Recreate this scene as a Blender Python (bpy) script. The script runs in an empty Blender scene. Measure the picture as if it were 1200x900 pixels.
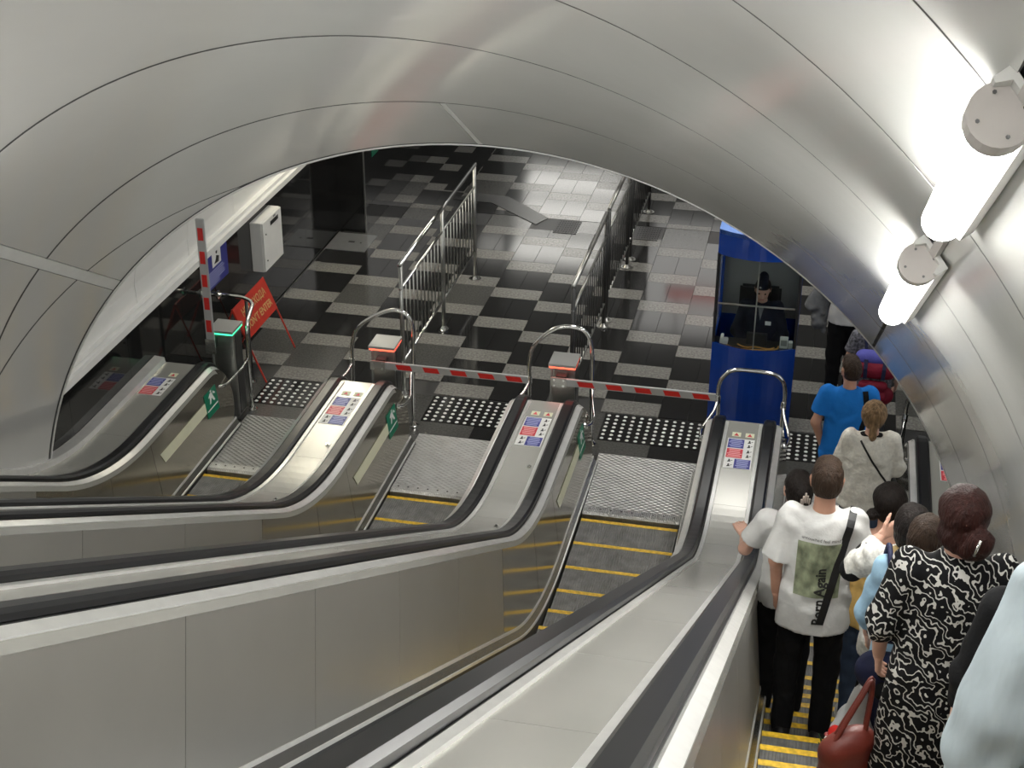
import bpy, bmesh, math, random
import numpy as np
from mathutils import Vector, Matrix
from mathutils.bvhtree import BVHTree

random.seed(7)
SC = bpy.context.scene
COL = SC.collection
PI = math.pi
T30 = math.tan(PI / 6)

# ------------------------------------------------------------------ camera
cam_data = bpy.data.cameras.new('camera')
cam_data.sensor_width = 36.0
cam_data.lens = 1787.2 * 36.0 / 1200.0
cam_data.clip_start = 0.05
cam = bpy.data.objects.new('camera', cam_data)
COL.objects.link(cam)
cam.matrix_world = Matrix(((0.9769044, -0.09974461, 0.18896774, 0.0),
                           (0.21363965, 0.43944121, -0.87249614, 0.0),
                           (0.00398657, 0.89271632, 0.45060146, 7.45),
                           (0, 0, 0, 1)))
SC.camera = cam

# ------------------------------------------------------------------ world and exposure
world = bpy.data.worlds.new('world')
SC.world = world
world.use_nodes = True
world.node_tree.nodes['Background'].inputs[0].default_value = (0.80, 0.82, 0.80, 1)
world.node_tree.nodes['Background'].inputs[1].default_value = 0.6
SC.view_settings.view_transform = 'Standard'
SC.view_settings.look = 'None'
SC.view_settings.gamma = 1.0
SC.view_settings.use_curve_mapping = False
SC.view_settings.exposure = 0.85
LAMP_W = 28.0        # radiance of the tunnel lamps' diffusers
HALL_W = 8.0         # radiance of the unseen ceiling panels added to light the hall


# ------------------------------------------------------------------ materials
def mat(name, col, rough=0.5, metal=0.0, var=0.0, vscale=8.0, bump=0.0, bscale=60.0, stretch=(1, 1, 1),
        emit=0.0, spec=0.5, coat=0.0, trans=0.0, alpha=1.0, rvar=0.0):
    m = bpy.data.materials.new(name)
    m.use_nodes = True
    nt = m.node_tree
    b = nt.nodes['Principled BSDF']
    b.inputs['Base Color'].default_value = (*col, 1)
    b.inputs['Roughness'].default_value = rough
    b.inputs['Metallic'].default_value = metal
    b.inputs['Specular IOR Level'].default_value = spec
    b.inputs['Coat Weight'].default_value = coat
    b.inputs['Transmission Weight'].default_value = trans
    b.inputs['Alpha'].default_value = alpha
    if emit:
        b.inputs['Emission Color'].default_value = (*col, 1)
        b.inputs['Emission Strength'].default_value = emit
    if var or bump or rvar:
        tc = nt.nodes.new('ShaderNodeTexCoord')
        mp = nt.nodes.new('ShaderNodeMapping')
        mp.inputs['Scale'].default_value = stretch
        nt.links.new(tc.outputs['Object'], mp.inputs['Vector'])
    if var or rvar:
        n = nt.nodes.new('ShaderNodeTexNoise')
        n.inputs['Scale'].default_value = vscale
        n.inputs['Detail'].default_value = 5
        nt.links.new(mp.outputs[0], n.inputs['Vector'])
    if var:
        r = nt.nodes.new('ShaderNodeValToRGB')
        r.color_ramp.elements[0].position = 0.3
        r.color_ramp.elements[1].position = 0.7
        r.color_ramp.elements[0].color = (*[max(0, c * (1 - var)) for c in col], 1)
        r.color_ramp.elements[1].color = (*[min(1, c * (1 + var)) for c in col], 1)
        nt.links.new(n.outputs[0], r.inputs[0])
        nt.links.new(r.outputs[0], b.inputs['Base Color'])
    if rvar:
        mr = nt.nodes.new('ShaderNodeMapRange')
        mr.inputs['To Min'].default_value = max(0.02, rough - rvar)
        mr.inputs['To Max'].default_value = rough + rvar
        nt.links.new(n.outputs[0], mr.inputs['Value'])
        nt.links.new(mr.outputs[0], b.inputs['Roughness'])
    if bump:
        n2 = nt.nodes.new('ShaderNodeTexNoise')
        n2.inputs['Scale'].default_value = bscale
        n2.inputs['Detail'].default_value = 3
        nt.links.new(mp.outputs[0], n2.inputs['Vector'])
        bp = nt.nodes.new('ShaderNodeBump')
        bp.inputs['Strength'].default_value = bump
        bp.inputs['Distance'].default_value = 0.02
        nt.links.new(n2.outputs[0], bp.inputs['Height'])
        nt.links.new(bp.outputs[0], b.inputs['Normal'])
    return m


def bump_wave(m, scale, axis='X', strength=0.4, dist=0.01, checker=None):
    nt = m.node_tree
    b = nt.nodes['Principled BSDF']
    tc = nt.nodes.new('ShaderNodeTexCoord')
    if checker:
        mp = nt.nodes.new('ShaderNodeMapping')
        mp.inputs['Scale'].default_value = checker
        mp.inputs['Rotation'].default_value = (0, 0, PI / 4)
        nt.links.new(tc.outputs['Object'], mp.inputs['Vector'])
        w = nt.nodes.new('ShaderNodeTexVoronoi')
        w.inputs['Scale'].default_value = scale
        w.inputs['Randomness'].default_value = 0.0
        nt.links.new(mp.outputs[0], w.inputs['Vector'])
    else:
        w = nt.nodes.new('ShaderNodeTexWave')
        w.bands_direction = axis
        w.inputs['Scale'].default_value = scale
        nt.links.new(tc.outputs['Object'], w.inputs['Vector'])
    bp = nt.nodes.new('ShaderNodeBump')
    bp.inputs['Strength'].default_value = strength
    bp.inputs['Distance'].default_value = dist
    nt.links.new(w.outputs[0], bp.inputs['Height'])
    nt.links.new(bp.outputs[0], b.inputs['Normal'])
    return m


M = {}
M['vault'] = mat('vault_panel', (0.67, 0.67, 0.65), 0.13, 0.38, var=0.02, vscale=1.2, bump=0.10, bscale=1.6, rvar=0.04)
M['vault_dark'] = mat('vault_backing', (0.03, 0.03, 0.03), 0.7)
M['seam_trim'] = mat('seam_trim', (0.62, 0.62, 0.60), 0.4, 0.1, var=0.04)
M['gasket'] = mat('seam_gasket', (0.012, 0.012, 0.012), 0.6)
M['panel'] = mat('stainless_panel', (0.43, 0.42, 0.39), 0.30, 0.72, var=0.03, vscale=2)
M['panel_end'] = mat('polished_panel', (0.39, 0.365, 0.305), 0.13, 0.85, var=0.03, vscale=2)
M['deck'] = mat('deck_panel', (0.48, 0.475, 0.44), 0.27, 0.4, var=0.02, vscale=2)
M['trim'] = mat('aluminium_trim', (0.72, 0.72, 0.70), 0.3, 0.45, var=0.06, vscale=10)
M['skirt'] = mat('skirt_steel', (0.40, 0.40, 0.385), 0.22, 0.95, var=0.06, vscale=4)
M['black_brush'] = mat('black_skirt', (0.012, 0.012, 0.012), 0.5)
M['rubber'] = mat('handrail_rubber', (0.011, 0.0115, 0.013), 0.3, 0, var=0.12, vscale=4, spec=0.4)
M['rubber_edge'] = mat('handrail_guide', (0.01, 0.01, 0.011), 0.35)
M['chrome'] = mat('polished_tube', (0.72, 0.72, 0.70), 0.10, 1.0, var=0.04)
M['steel'] = mat('brushed_steel', (0.42, 0.42, 0.40), 0.3, 0.9, var=0.08, vscale=6, stretch=(1, 1, 6))
M['dark_steel'] = mat('dark_steel', (0.07, 0.07, 0.07), 0.35, 0.6)
M['tread'] = bump_wave(mat('step_tread', (0.23, 0.23, 0.225), 0.5, 0.35, var=0.3, vscale=9), 16.0, 'X', 0.6, 0.01)
M['riser'] = bump_wave(mat('step_riser', (0.10, 0.10, 0.10), 0.5, 0.5), 16.0, 'X', 0.6, 0.01)
M['yellow'] = mat('yellow_edge', (0.80, 0.50, 0.03), 0.5, var=0.28, vscale=30)
M['plate'] = bump_wave(mat('tread_plate', (0.52, 0.52, 0.51), 0.3, 0.8, var=0.12, vscale=7), 19.0, 'X', 1.0, 0.03, checker=(1, 1.4, 1))
M['comb'] = bump_wave(mat('comb_metal', (0.58, 0.58, 0.57), 0.3, 0.85, var=0.15, vscale=20), 18.0, 'X', 0.5, 0.008)
M['tile_light'] = mat('granite_light', (0.215, 0.21, 0.195), 0.17, 0, var=0.36, vscale=38, spec=0.55, rvar=0.05)
M['tile_dark'] = mat('granite_dark', (0.022, 0.022, 0.022), 0.10, 0, var=0.3, vscale=50, spec=0.6)
M['tile_mid'] = mat('granite_grey', (0.085, 0.085, 0.08), 0.15, 0, var=0.3, vscale=45, spec=0.55)
M['grout'] = mat('grout', (0.03, 0.03, 0.03), 0.6)
M['stud'] = mat('white_stud', (0.80, 0.80, 0.78), 0.35)
M['granite_wall'] = mat('black_granite', (0.012, 0.012, 0.012), 0.06, 0, var=0.4, vscale=40, spec=0.6)
M['white_panel'] = mat('white_wall_panel', (0.80, 0.80, 0.78), 0.35, 0.0, var=0.02, vscale=2)
M['white'] = mat('white_paint', (0.82, 0.82, 0.80), 0.4, var=0.02)
M['red'] = mat('red_reflective', (0.66, 0.02, 0.015), 0.4, var=0.1, vscale=40)
M['arm'] = mat('arm_grey', (0.48, 0.49, 0.49), 0.4, 0.3, var=0.04)
M['blue_print'] = mat('blue_print', (0.035, 0.04, 0.26), 0.4)
M['red_print'] = mat('red_print', (0.62, 0.03, 0.05), 0.4)
M['pale_blue'] = mat('pale_lettering', (0.42, 0.45, 0.75), 0.4)
M['pale_red'] = mat('pale_red_lettering', (0.95, 0.45, 0.45), 0.4)
M['black'] = mat('black_print', (0.015, 0.015, 0.015), 0.5)
M['green'] = mat('green_sign', (0.0, 0.19, 0.10), 0.35)
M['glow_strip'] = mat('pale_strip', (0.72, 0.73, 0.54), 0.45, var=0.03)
M['led_red'] = mat('led_red', (1.0, 0.10, 0.05), 0.4, emit=1.6)
M['led_green'] = mat('led_green', (0.05, 0.85, 0.35), 0.4, emit=1.3)
M['cap_grey'] = mat('cap_grey', (0.34, 0.34, 0.33), 0.35, 0.3)
M['sign_red'] = mat('red_board', (0.52, 0.035, 0.02), 0.38, var=0.08)
M['gold'] = mat('gold_letters', (0.62, 0.40, 0.16), 0.4, var=0.2, vscale=50)
M['blue_booth'] = mat('blue_booth', (0.006, 0.045, 0.30), 0.22, 0, coat=0.3, var=0.05)
M['lamp_glow'] = mat('lamp_diffuser', (1.0, 0.985, 0.94), 0.4, emit=LAMP_W)
M['hall_glow'] = mat('hall_diffuser', (1.0, 0.98, 0.93), 0.4, emit=HALL_W)
M['far_glow'] = mat('far_diffuser', (1.0, 0.98, 0.92), 0.4, emit=2.6)
M['dim_glow'] = mat('dim_diffuser', (1.0, 0.98, 0.94), 0.4, emit=0.75)  # glow of the panel added to pale the floor's reflection
M['warm_glow'] = mat('warm_diffuser', (1.0, 0.94, 0.79), 0.4, emit=6.5)
M['lamp_cap'] = mat('lamp_cap', (0.52, 0.49, 0.47), 0.45, var=0.04)
M['glass'] = mat('cabin_glass', (0.80, 0.85, 0.85), 0.03, 0, trans=1.0)
M['glass'].node_tree.nodes['Principled BSDF'].inputs['IOR'].default_value = 1.08
M['dark_plastic'] = mat('dark_plastic', (0.02, 0.02, 0.022), 0.4)
M['grey_plastic'] = mat('grey_plastic', (0.30, 0.30, 0.30), 0.5)
M['cable'] = mat('orange_cable', (0.62, 0.33, 0.08), 0.5)
M['metal_hatch'] = mat('hatch_plate', (0.42, 0.43, 0.43), 0.32, 0.6, var=0.05)
M['shade'] = mat('hall_ceiling', (0.40, 0.40, 0.39), 0.6)


# ------------------------------------------------------------------ mesh helpers
def link(o):
    COL.objects.link(o)
    return o


def obj(name, bm, m, parent=None, smooth=False, recalc=True):
    if recalc:
        bmesh.ops.recalc_face_normals(bm, faces=bm.faces)
    me = bpy.data.meshes.new(name)
    bm.to_mesh(me)
    bm.free()
    if smooth:
        for p in me.polygons:
            p.use_smooth = True
    me.materials.append(M[m] if isinstance(m, str) else m)
    o = bpy.data.objects.new(name, me)
    link(o)
    if parent is not None:
        o.parent = parent
    return o


def thing(name, label, cat, loc=(0, 0, 0), group=None):
    o = bpy.data.objects.new(name, None)
    o.empty_display_size = 0.1
    link(o)
    o.location = loc
    o['label'] = label
    o['category'] = cat
    if group:
        o['group'] = group
    return o


def tag(o, label, cat, group=None):
    o['label'] = label
    o['category'] = cat
    if group:
        o['group'] = group
    return o


def struct(o, label=None):
    o['kind'] = 'structure'
    if label:
        o['label'] = label
    return o


def box(bm, x0, x1, y0, y1, z0, z1):
    v = [bm.verts.new(p) for p in ((x0, y0, z0), (x1, y0, z0), (x1, y1, z0), (x0, y1, z0),
                                   (x0, y0, z1), (x1, y0, z1), (x1, y1, z1), (x0, y1, z1))]
    for f in ((0, 3, 2, 1), (4, 5, 6, 7), (0, 1, 5, 4), (1, 2, 6, 5), (2, 3, 7, 6), (3, 0, 4, 7)):
        bm.faces.new([v[i] for i in f])
    return v


def boxo(name, b, m, parent=None, bev=0.0):
    bm = bmesh.new()
    box(bm, *b)
    if bev:
        bmesh.ops.bevel(bm, geom=bm.edges[:], offset=bev, segments=2, affect='EDGES', clamp_overlap=True)
    return obj(name, bm, m, parent)


def prism(bm, pts, off):
    """pts: 3D outline, off: extrusion vector"""
    off = Vector(off)
    a = [bm.verts.new(p) for p in pts]
    b = [bm.verts.new(Vector(p) + off) for p in pts]
    bm.faces.new(a)
    bm.faces.new(b[::-1])
    n = len(pts)
    for i in range(n):
        bm.faces.new((a[i], a[(i + 1) % n], b[(i + 1) % n], b[i]))


def cyl(bm, p0, p1, r0, r1=None, n=12, caps=True):
    p0, p1 = Vector(p0), Vector(p1)
    r1 = r0 if r1 is None else r1
    d = (p1 - p0).normalized()
    u = d.orthogonal().normalized()
    w = d.cross(u)
    A, B = [], []
    for i in range(n):
        a = 2 * PI * i / n
        o = u * math.cos(a) + w * math.sin(a)
        A.append(bm.verts.new(p0 + o * r0))
        B.append(bm.verts.new(p1 + o * r1))
    for i in range(n):
        bm.faces.new((A[i], A[(i + 1) % n], B[(i + 1) % n], B[i]))
    if caps:
        bm.faces.new(A[::-1])
        bm.faces.new(B)


def smooth_path(pts, k=6):
    P = [Vector(p) for p in pts]
    out = []
    for i in range(len(P) - 1):
        p0 = P[max(i - 1, 0)]
        p1, p2 = P[i], P[i + 1]
        p3 = P[min(i + 2, len(P) - 1)]
        for j in range(k):
            t = j / k
            out.append(0.5 * ((2 * p1) + (-p0 + p2) * t + (2 * p0 - 5 * p1 + 4 * p2 - p3) * t * t + (-p0 + 3 * p1 - 3 * p2 + p3) * t ** 3))
    out.append(P[-1])
    return out


def round_corners(pts, r=0.08, k=6):
    """polyline with rounded corners"""
    P = [Vector(p) for p in pts]
    out = [P[0]]
    for i in range(1, len(P) - 1):
        a, b, c = P[i - 1], P[i], P[i + 1]
        u, v = (a - b), (c - b)
        rr = min(r, u.length * 0.49, v.length * 0.49)
        s, e = b + u.normalized() * rr, b + v.normalized() * rr
        for j in range(k + 1):
            t = j / k
            out.append((1 - t) ** 2 * s + 2 * t * (1 - t) * b + t * t * e)
    out.append(P[-1])
    return out


def tube(bm, pts, r, n=10, rads=None):
    P = [Vector(p) for p in pts]
    rings = []
    prev = None
    for i, p in enumerate(P):
        d = (P[min(i + 1, len(P) - 1)] - P[max(i - 1, 0)]).normalized()
        u = d.orthogonal().normalized() if prev is None else (prev - d * prev.dot(d)).normalized()
        prev = u
        w = d.cross(u)
        rr = rads[i] if rads else r
        rings.append([bm.verts.new(p + (u * math.cos(2 * PI * k / n) + w * math.sin(2 * PI * k / n)) * rr) for k in range(n)])
    for a, b in zip(rings[:-1], rings[1:]):
        for k in range(n):
            bm.faces.new((a[k], a[(k + 1) % n], b[(k + 1) % n], b[k]))
    bm.faces.new(rings[0][::-1])
    bm.faces.new(rings[-1])


def tubeo(name, pts, r, m, parent=None, n=10, rads=None):
    bm = bmesh.new()
    tube(bm, pts, r, n, rads)
    return obj(name, bm, m, parent, smooth=True)


def text_mesh(s, size, bold=0.0):
    cu = bpy.data.curves.new('lettering', 'FONT')
    cu.body = s
    cu.size = size
    cu.align_x = 'CENTER'
    cu.align_y = 'CENTER'
    cu.offset = bold
    cu.resolution_u = 2
    o = bpy.data.objects.new('lettering', cu)
    link(o)
    dg = bpy.context.evaluated_depsgraph_get()
    me = bpy.data.meshes.new_from_object(o.evaluated_get(dg))
    bpy.data.objects.remove(o)
    bpy.data.curves.remove(cu)
    return me


def text_obj(name, s, size, origin, xdir, ydir, m, parent=None, bold=0.0):
    me = text_mesh(s, size, bold)
    O, X, Y = Vector(origin), Vector(xdir).normalized(), Vector(ydir).normalized()
    for v in me.vertices:
        v.co = O + X * v.co.x + Y * v.co.y
    me.materials.clear()
    me.materials.append(M[m])
    o = bpy.data.objects.new(name, me)
    link(o)
    if parent is not None:
        o.parent = parent
    return o


# ------------------------------------------------------------------ escalator geometry (all lines are parallel offsets of the step line)
KINK, RAD, TAN15 = 10.07, 3.85, math.tan(PI / 12)
PITCH = 1.85
CEN = [-6.10, -4.25, -2.40, -0.53, 1.30]      # centre lines of the five balustrades


def zh(y, h=0.0):
    """height of the line at perpendicular distance h above the step line"""
    yk = KINK + h * TAN15
    R = RAD - h
    T = R * TAN15
    if y >= yk + T:
        return h
    if y <= yk - T * math.cos(PI / 6):
        return h + (yk - y) * T30
    return h + R - math.sqrt(R * R - (y - yk - T) ** 2)


YC, ZC = 12.50, 0.37           # centre of the rounded balustrade end
Y_TOP = -4.0


def ysamples(y0, y1):
    ys = [y0]
    y = math.ceil(y0 / 0.12 + 1e-6) * 0.12
    while y < y1 - 1e-4:
        if 8.6 < y < 11.6 or abs((y / 0.12) % 8) < 0.5:
            ys.append(y)
        y += 0.12
    ys.append(y1)
    return ys


def sweep(bm, c, s, prof, y0, y1, arc=0.0, down=False, square=None):
    """closed profile [(d,h)...] swept along the escalator; arc = angle turned round the end"""
    rings = []
    for y in ysamples(y0, y1):
        if square is None:
            rings.append([bm.verts.new((c + s * d, y, zh(y, h))) for d, h in prof])
        else:           # joints square to the slope
            q = min(1.0, max(0.0, (11.0 - y) / 2.0))
            rings.append([bm.verts.new((c + s * d, y - (square - h) * 0.5 * q, zh(y - (square - h) * 0.5 * q, h))) for d, h in prof])
    if arc:
        n = max(2, int(arc / 0.17))
        for i in range(1, n + 1):
            a = arc * i / n
            rings.append([bm.verts.new((c + s * d, YC + (h - ZC) * math.sin(a), ZC + (h - ZC) * math.cos(a))) for d, h in prof])
        if down:
            rings.append([bm.verts.new((c + s * d, YC + (h - ZC), 0.0)) for d, h in prof])
    m = len(prof)
    for a, b in zip(rings[:-1], rings[1:]):
        for k in range(m):
            bm.faces.new((a[k], a[(k + 1) % m], b[(k + 1) % m], b[k]))
    bm.faces.new(rings[0])
    bm.faces.new(rings[-1][::-1])


def sweepo(name, c, s, prof, y0, y1, m, parent, arc=0.0, down=False, square=None):
    bm = bmesh.new()
    sweep(bm, c, s, prof, y0, y1, arc, down, square)
    return obj(name, bm, m, parent)


SEAMS = [12.5, 11.10, 10.32, 9.17, 7.90, 6.63, 5.36, 4.09, 2.82, 1.55, 0.28, -1.0, -2.3, -4.0]


def panel_d(h):
    return 0.345 + (0.77 - h) / 0.67 * 0.085


def sticker_sheet(c, xw, parent, rows=3):
    """safety notices on the deck"""
    z = 0.7855
    w, L = 0.24, 0.55
    y1 = 12.28
    rh = L / 3
    y0 = y1 - rh * rows
    st = boxo('sticker', (c - w / 2, c + w / 2, y0, y1, z, z + 0.002), 'white', parent)
    for r in range(rows):
        t = y1 - r * rh - 0.012
        b_ = y1 - (r + 1) * rh + 0.006
        left = r < 2
        xa, xb = (c - w / 2 + 0.008, c + 0.03) if left else (c - 0.03, c + w / 2 - 0.008)
        col, pale = (('blue_print', 'pale_blue'), ('red_print', 'pale_red'), ('blue_print', 'pale_blue'))[r]
        boxo('notice', (xa, xb, b_, t, z + 0.002, z + 0.003), col, st)
        bm = bmesh.new()
        for i in range(6):
            yy = b_ + (t - b_) * (i + 0.7) / 6.6
            g = random.uniform(0.005, 0.03)
            box(bm, xa + g, xb - g, yy, yy + 0.012, z + 0.003, z + 0.0035)
        obj('small_print', bm, pale, st)
        ix0, ix1 = (c + 0.045, c + w / 2 - 0.012) if left else (c - w / 2 + 0.012, c - 0.045)
        for i in range(2):
            bm = bmesh.new()
            yy = b_ + (t - b_) * (0.12 + 0.5 * i)
            xm = (ix0 + ix1) / 2
            cyl(bm, (xm, yy + 0.045, z + 0.002), (xm, yy + 0.045, z + 0.0032), 0.008, n=8)
            prism(bm, [(xm - 0.016, yy, z + 0.002), (xm + 0.014, yy + 0.006, z + 0.002), (xm + 0.008, yy + 0.034, z + 0.002), (xm - 0.004, yy + 0.036, z + 0.002)], (0, 0, 0.0012))
            prism(bm, [(xm + 0.016, yy + 0.02, z + 0.002), (ix1, yy + 0.03, z + 0.002), (ix1, yy + 0.038, z + 0.002), (xm + 0.016, yy + 0.03, z + 0.002)], (0, 0, 0.0012))
            obj('pictogram', bm, 'black', st)
    for k in ((-0.05, 0.07) if rows == 3 else (0.06,)):
        ws = boxo('warning_sticker', (c + k - 0.04, c + k + 0.04, 12.32, 12.40, z, z + 0.002), 'glow_strip', parent)
        bm = bmesh.new()
        prism(bm, [(c + k - 0.022, 12.333, z + 0.002), (c + k + 0.022, 12.333, z + 0.002), (c + k, 12.388, z + 0.002)], (0, 0, 0.001))
        obj('warning_triangle', bm, 'red_print', ws)


def exit_sign(c, s, parent):
    """green way-out sign and pale strip on the inner panel near the end"""
    def P(y, z, o=0.004):
        return (c + s * (panel_d(z) + o), y, z)
    nrm = Vector((s * 0.99, 0, 0.13))
    bm = bmesh.new()
    prism(bm, [P(12.27, 0.38), P(12.55, 0.38), P(12.55, 0.63), P(12.27, 0.63)], nrm * 0.003)
    g = obj('exit_sign', bm, 'green', parent)
    g['label'] = 'green way-out sign with white figure'
    bm = bmesh.new()
    e = 0.008
    for q in ([(12.36, .50), (12.39, .50), (12.42, .55), (12.46, .50), (12.49, .50), (12.45, .57), (12.44, .60), (12.40, .60)],
              [(12.46, .575), (12.51, .555), (12.515, .57), (12.47, .60)], [(12.37, .56), (12.40, .58), (12.395, .60), (12.35, .57)],
              [(12.285, .445), (12.535, .445), (12.535, .458), (12.285, .458)],
              [(12.41, .605), (12.44, .605), (12.44, .622), (12.41, .622)]):
        prism(bm, [P(a, b, e) for a, b in q], nrm * 0.001)
    obj('figure', bm, 'white', g)
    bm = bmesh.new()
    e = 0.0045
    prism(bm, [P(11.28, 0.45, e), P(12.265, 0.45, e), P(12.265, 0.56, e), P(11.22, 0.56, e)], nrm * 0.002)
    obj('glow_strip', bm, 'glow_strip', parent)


def inner_side(c, s, parent, sign=True):
    # handrail with its guide
    hr = [(0.178, 0.800), (0.180, 0.822), (0.197, 0.836), (0.267, 0.836), (0.284, 0.822), (0.286, 0.800)]
    sweepo('handrail', c, s, hr, Y_TOP, YC, 'rubber', parent, arc=1.95)
    sweepo('handrail_guide', c, s, [(0.174, 0.77), (0.174, 0.797), (0.293, 0.797), (0.293, 0.77)], Y_TOP, YC, 'rubber_edge', parent, arc=1.85)
    sweepo('outer_trim', c, s, [(0.293, 0.772), (0.293, 0.792), (0.303, 0.796), (0.347, 0.772), (0.343, 0.757)], Y_TOP, YC, 'trim', parent, arc=1.75)
    sweepo('panel_trim', c, s, [(0.348, 0.766), (0.356, 0.728), (0.350, 0.726), (0.342, 0.764)], Y_TOP, YC, 'deck', parent, arc=1.6)
    # panels
    for i in range(1, len(SEAMS) - 1):
        a, b = SEAMS[i + 1] + 0.003, SEAMS[i] - 0.003
        sweepo('side_panel', c, s, [(0.345, 0.77), (0.43, 0.10), (0.415, 0.10), (0.33, 0.77)], a, b, 'panel' if b < 9.5 else 'panel_end', parent, square=0.77)
    bm = bmesh.new()
    pts = [(11.103, 0.77), (YC, 0.77)]
    for k in range(1, 13):
        a = math.radians(132) * k / 12
        pts.append((YC + 0.40 * math.sin(a), ZC + 0.40 * math.cos(a)))
    pts += [(11.103, 0.10)]
    prism(bm, [(c + s * panel_d(z), y, z) for y, z in pts], (-s * 0.014, 0, 0))
    obj('side_panel', bm, 'panel_end', parent)
    # ledge, bright edge and skirt
    YE = YC + 0.36
    sweepo('skirt_ledge', c, s, [(0.43, 0.102), (0.470, 0.042), (0.457, 0.042), (0.418, 0.095)], Y_TOP, YE, 'skirt', parent)
    sweepo('ledge_edge', c, s, [(0.425, 0.116), (0.433, 0.116), (0.437, 0.096), (0.428, 0.094)], Y_TOP, YE, 'trim', parent)
    sweepo('skirt_edge', c, s, [(0.462, 0.052), (0.472, 0.050), (0.475, 0.034), (0.462, 0.034)], Y_TOP, YE, 'trim', parent)
    sweepo('skirt', c, s, [(0.464, 0.034), (0.472, 0.034), (0.479, -0.02), (0.479, -0.14), (0.468, -0.14)], Y_TOP, YE + 0.02, 'black_brush', parent)
    if sign:
        exit_sign(c, s, parent)


def flange(bm, p, d, r=0.035):
    d = Vector(d).normalized()
    p = Vector(p)
    cyl(bm, p, p + d * 0.012, r, n=14)
    cyl(bm, p + d * 0.012, p + d * 0.035, r * 0.75, r * 0.55, n=14)


LABELS_B = ['steel balustrade against the black wall, with one handrail and a part-hidden notice sheet, leftmost',
            'steel double-handrail balustrade whose deck glares pale yellow behind the notice sheet, second from left',
            'steel double-handrail balustrade in the middle, pale deck with notices between the two lowered barrier arms',
            'wide steel double-handrail balustrade running into the foreground, ending in front of the blue cabin',
            'steel balustrade with one handrail along the right wall, beside the queue of people']
for i, c in enumerate(CEN):
    t = thing('balustrade', LABELS_B[i], 'balustrade', group='escalator balustrades')
    if 0 < i < 4:
        for j in range(len(SEAMS) - 1):
            a, b = SEAMS[j + 1], SEAMS[j]
            sweepo('deck_panel', c, 1, [(-0.138, 0.785), (0.138, 0.785), (0.138, 0.77), (-0.138, 0.77)], a + 0.0015, b - 0.0015, 'deck', t,
                   arc=0.0 if j else 0.0)
        bm = bmesh.new()
        prof = [(-0.17, 0.785), (0.17, 0.785), (0.17, 0.77), (-0.17, 0.77)]
        sweep(bm, c, 1, prof, YC - 0.0015, YC + 0.12)
        obj('end_cover', bm, 'deck', t)
        bm = bmesh.new()
        pr = [(YC + 0.12, 0.775), (YC + 0.24, 0.71), (YC + 0.33, 0.60), (YC + 0.36, 0.40), (YC + 0.34, 0.22), (YC + 0.33, 0.0), (YC + 0.2, 0.0), (YC + 0.1, 0.6)]
        prism(bm, [(c - 0.33, y, z) for y, z in pr], (0.66, 0, 0))
        obj('end_face', bm, 'steel', t)
        for s in (1, -1):
            sweepo('inner_trim', c, s, [(0.138, 0.784), (0.140, 0.797), (0.170, 0.800), (0.174, 0.77), (0.138, 0.77)], Y_TOP, YC + 0.08, 'trim', t)
            inner_side(c, s, t, sign=(s == 1 and i < 3))
        sticker_sheet(c, 0.12, t)
        # small lugs along the deck
        for y in ((11.35, 10.05, 9.3, 8.4, 7.4, 6.2, 4.9) if i < 3 else ()):
            bm = bmesh.new()
            z = zh(y, 0.785)
            n = Vector((0, 0, 1)) if y > 11 else Vector((0, 0.5, 0.866))
            p = Vector((c + 0.1, y, z))
            cyl(bm, p, p + n * 0.012, 0.02, n=10)
            cyl(bm, p + n * 0.012, p + n * 0.022, 0.011, n=8)
            obj('deck_lug', bm, 'chrome', t)
    else:
        s = 1 if i == 0 else -1
        for j in range(len(SEAMS) - 1):
            a, b = SEAMS[j + 1], SEAMS[j]
            sweepo('deck_panel', c, s, [(-0.165, 0.785), (0.173, 0.785), (0.173, 0.77), (-0.165, 0.77)], a + 0.0015, (b - 0.0015) if j else 12.62, 'deck', t)
        sweepo('wall_strip', c, s, [(-0.165, 0.785), (-0.175, 0.835), (-0.277, 0.845), (-0.277, 0.77), (-0.165, 0.77)], Y_TOP, 12.62, 'trim', t)
        bm = bmesh.new()
        pr = [(12.62, 0.775), (12.64, 0.7), (12.64, 0.0), (12.5, 0.0), (12.5, 0.75)]
        prism(bm, [(c - s * 0.277, y, z) for y, z in pr], (s * 0.60, 0, 0))
        obj('end_face', bm, 'steel', t)
        inner_side(c, s, t, sign=(i == 0))
        sticker_sheet(c - s * 0.03, 0.12, t, rows=2)

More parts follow.
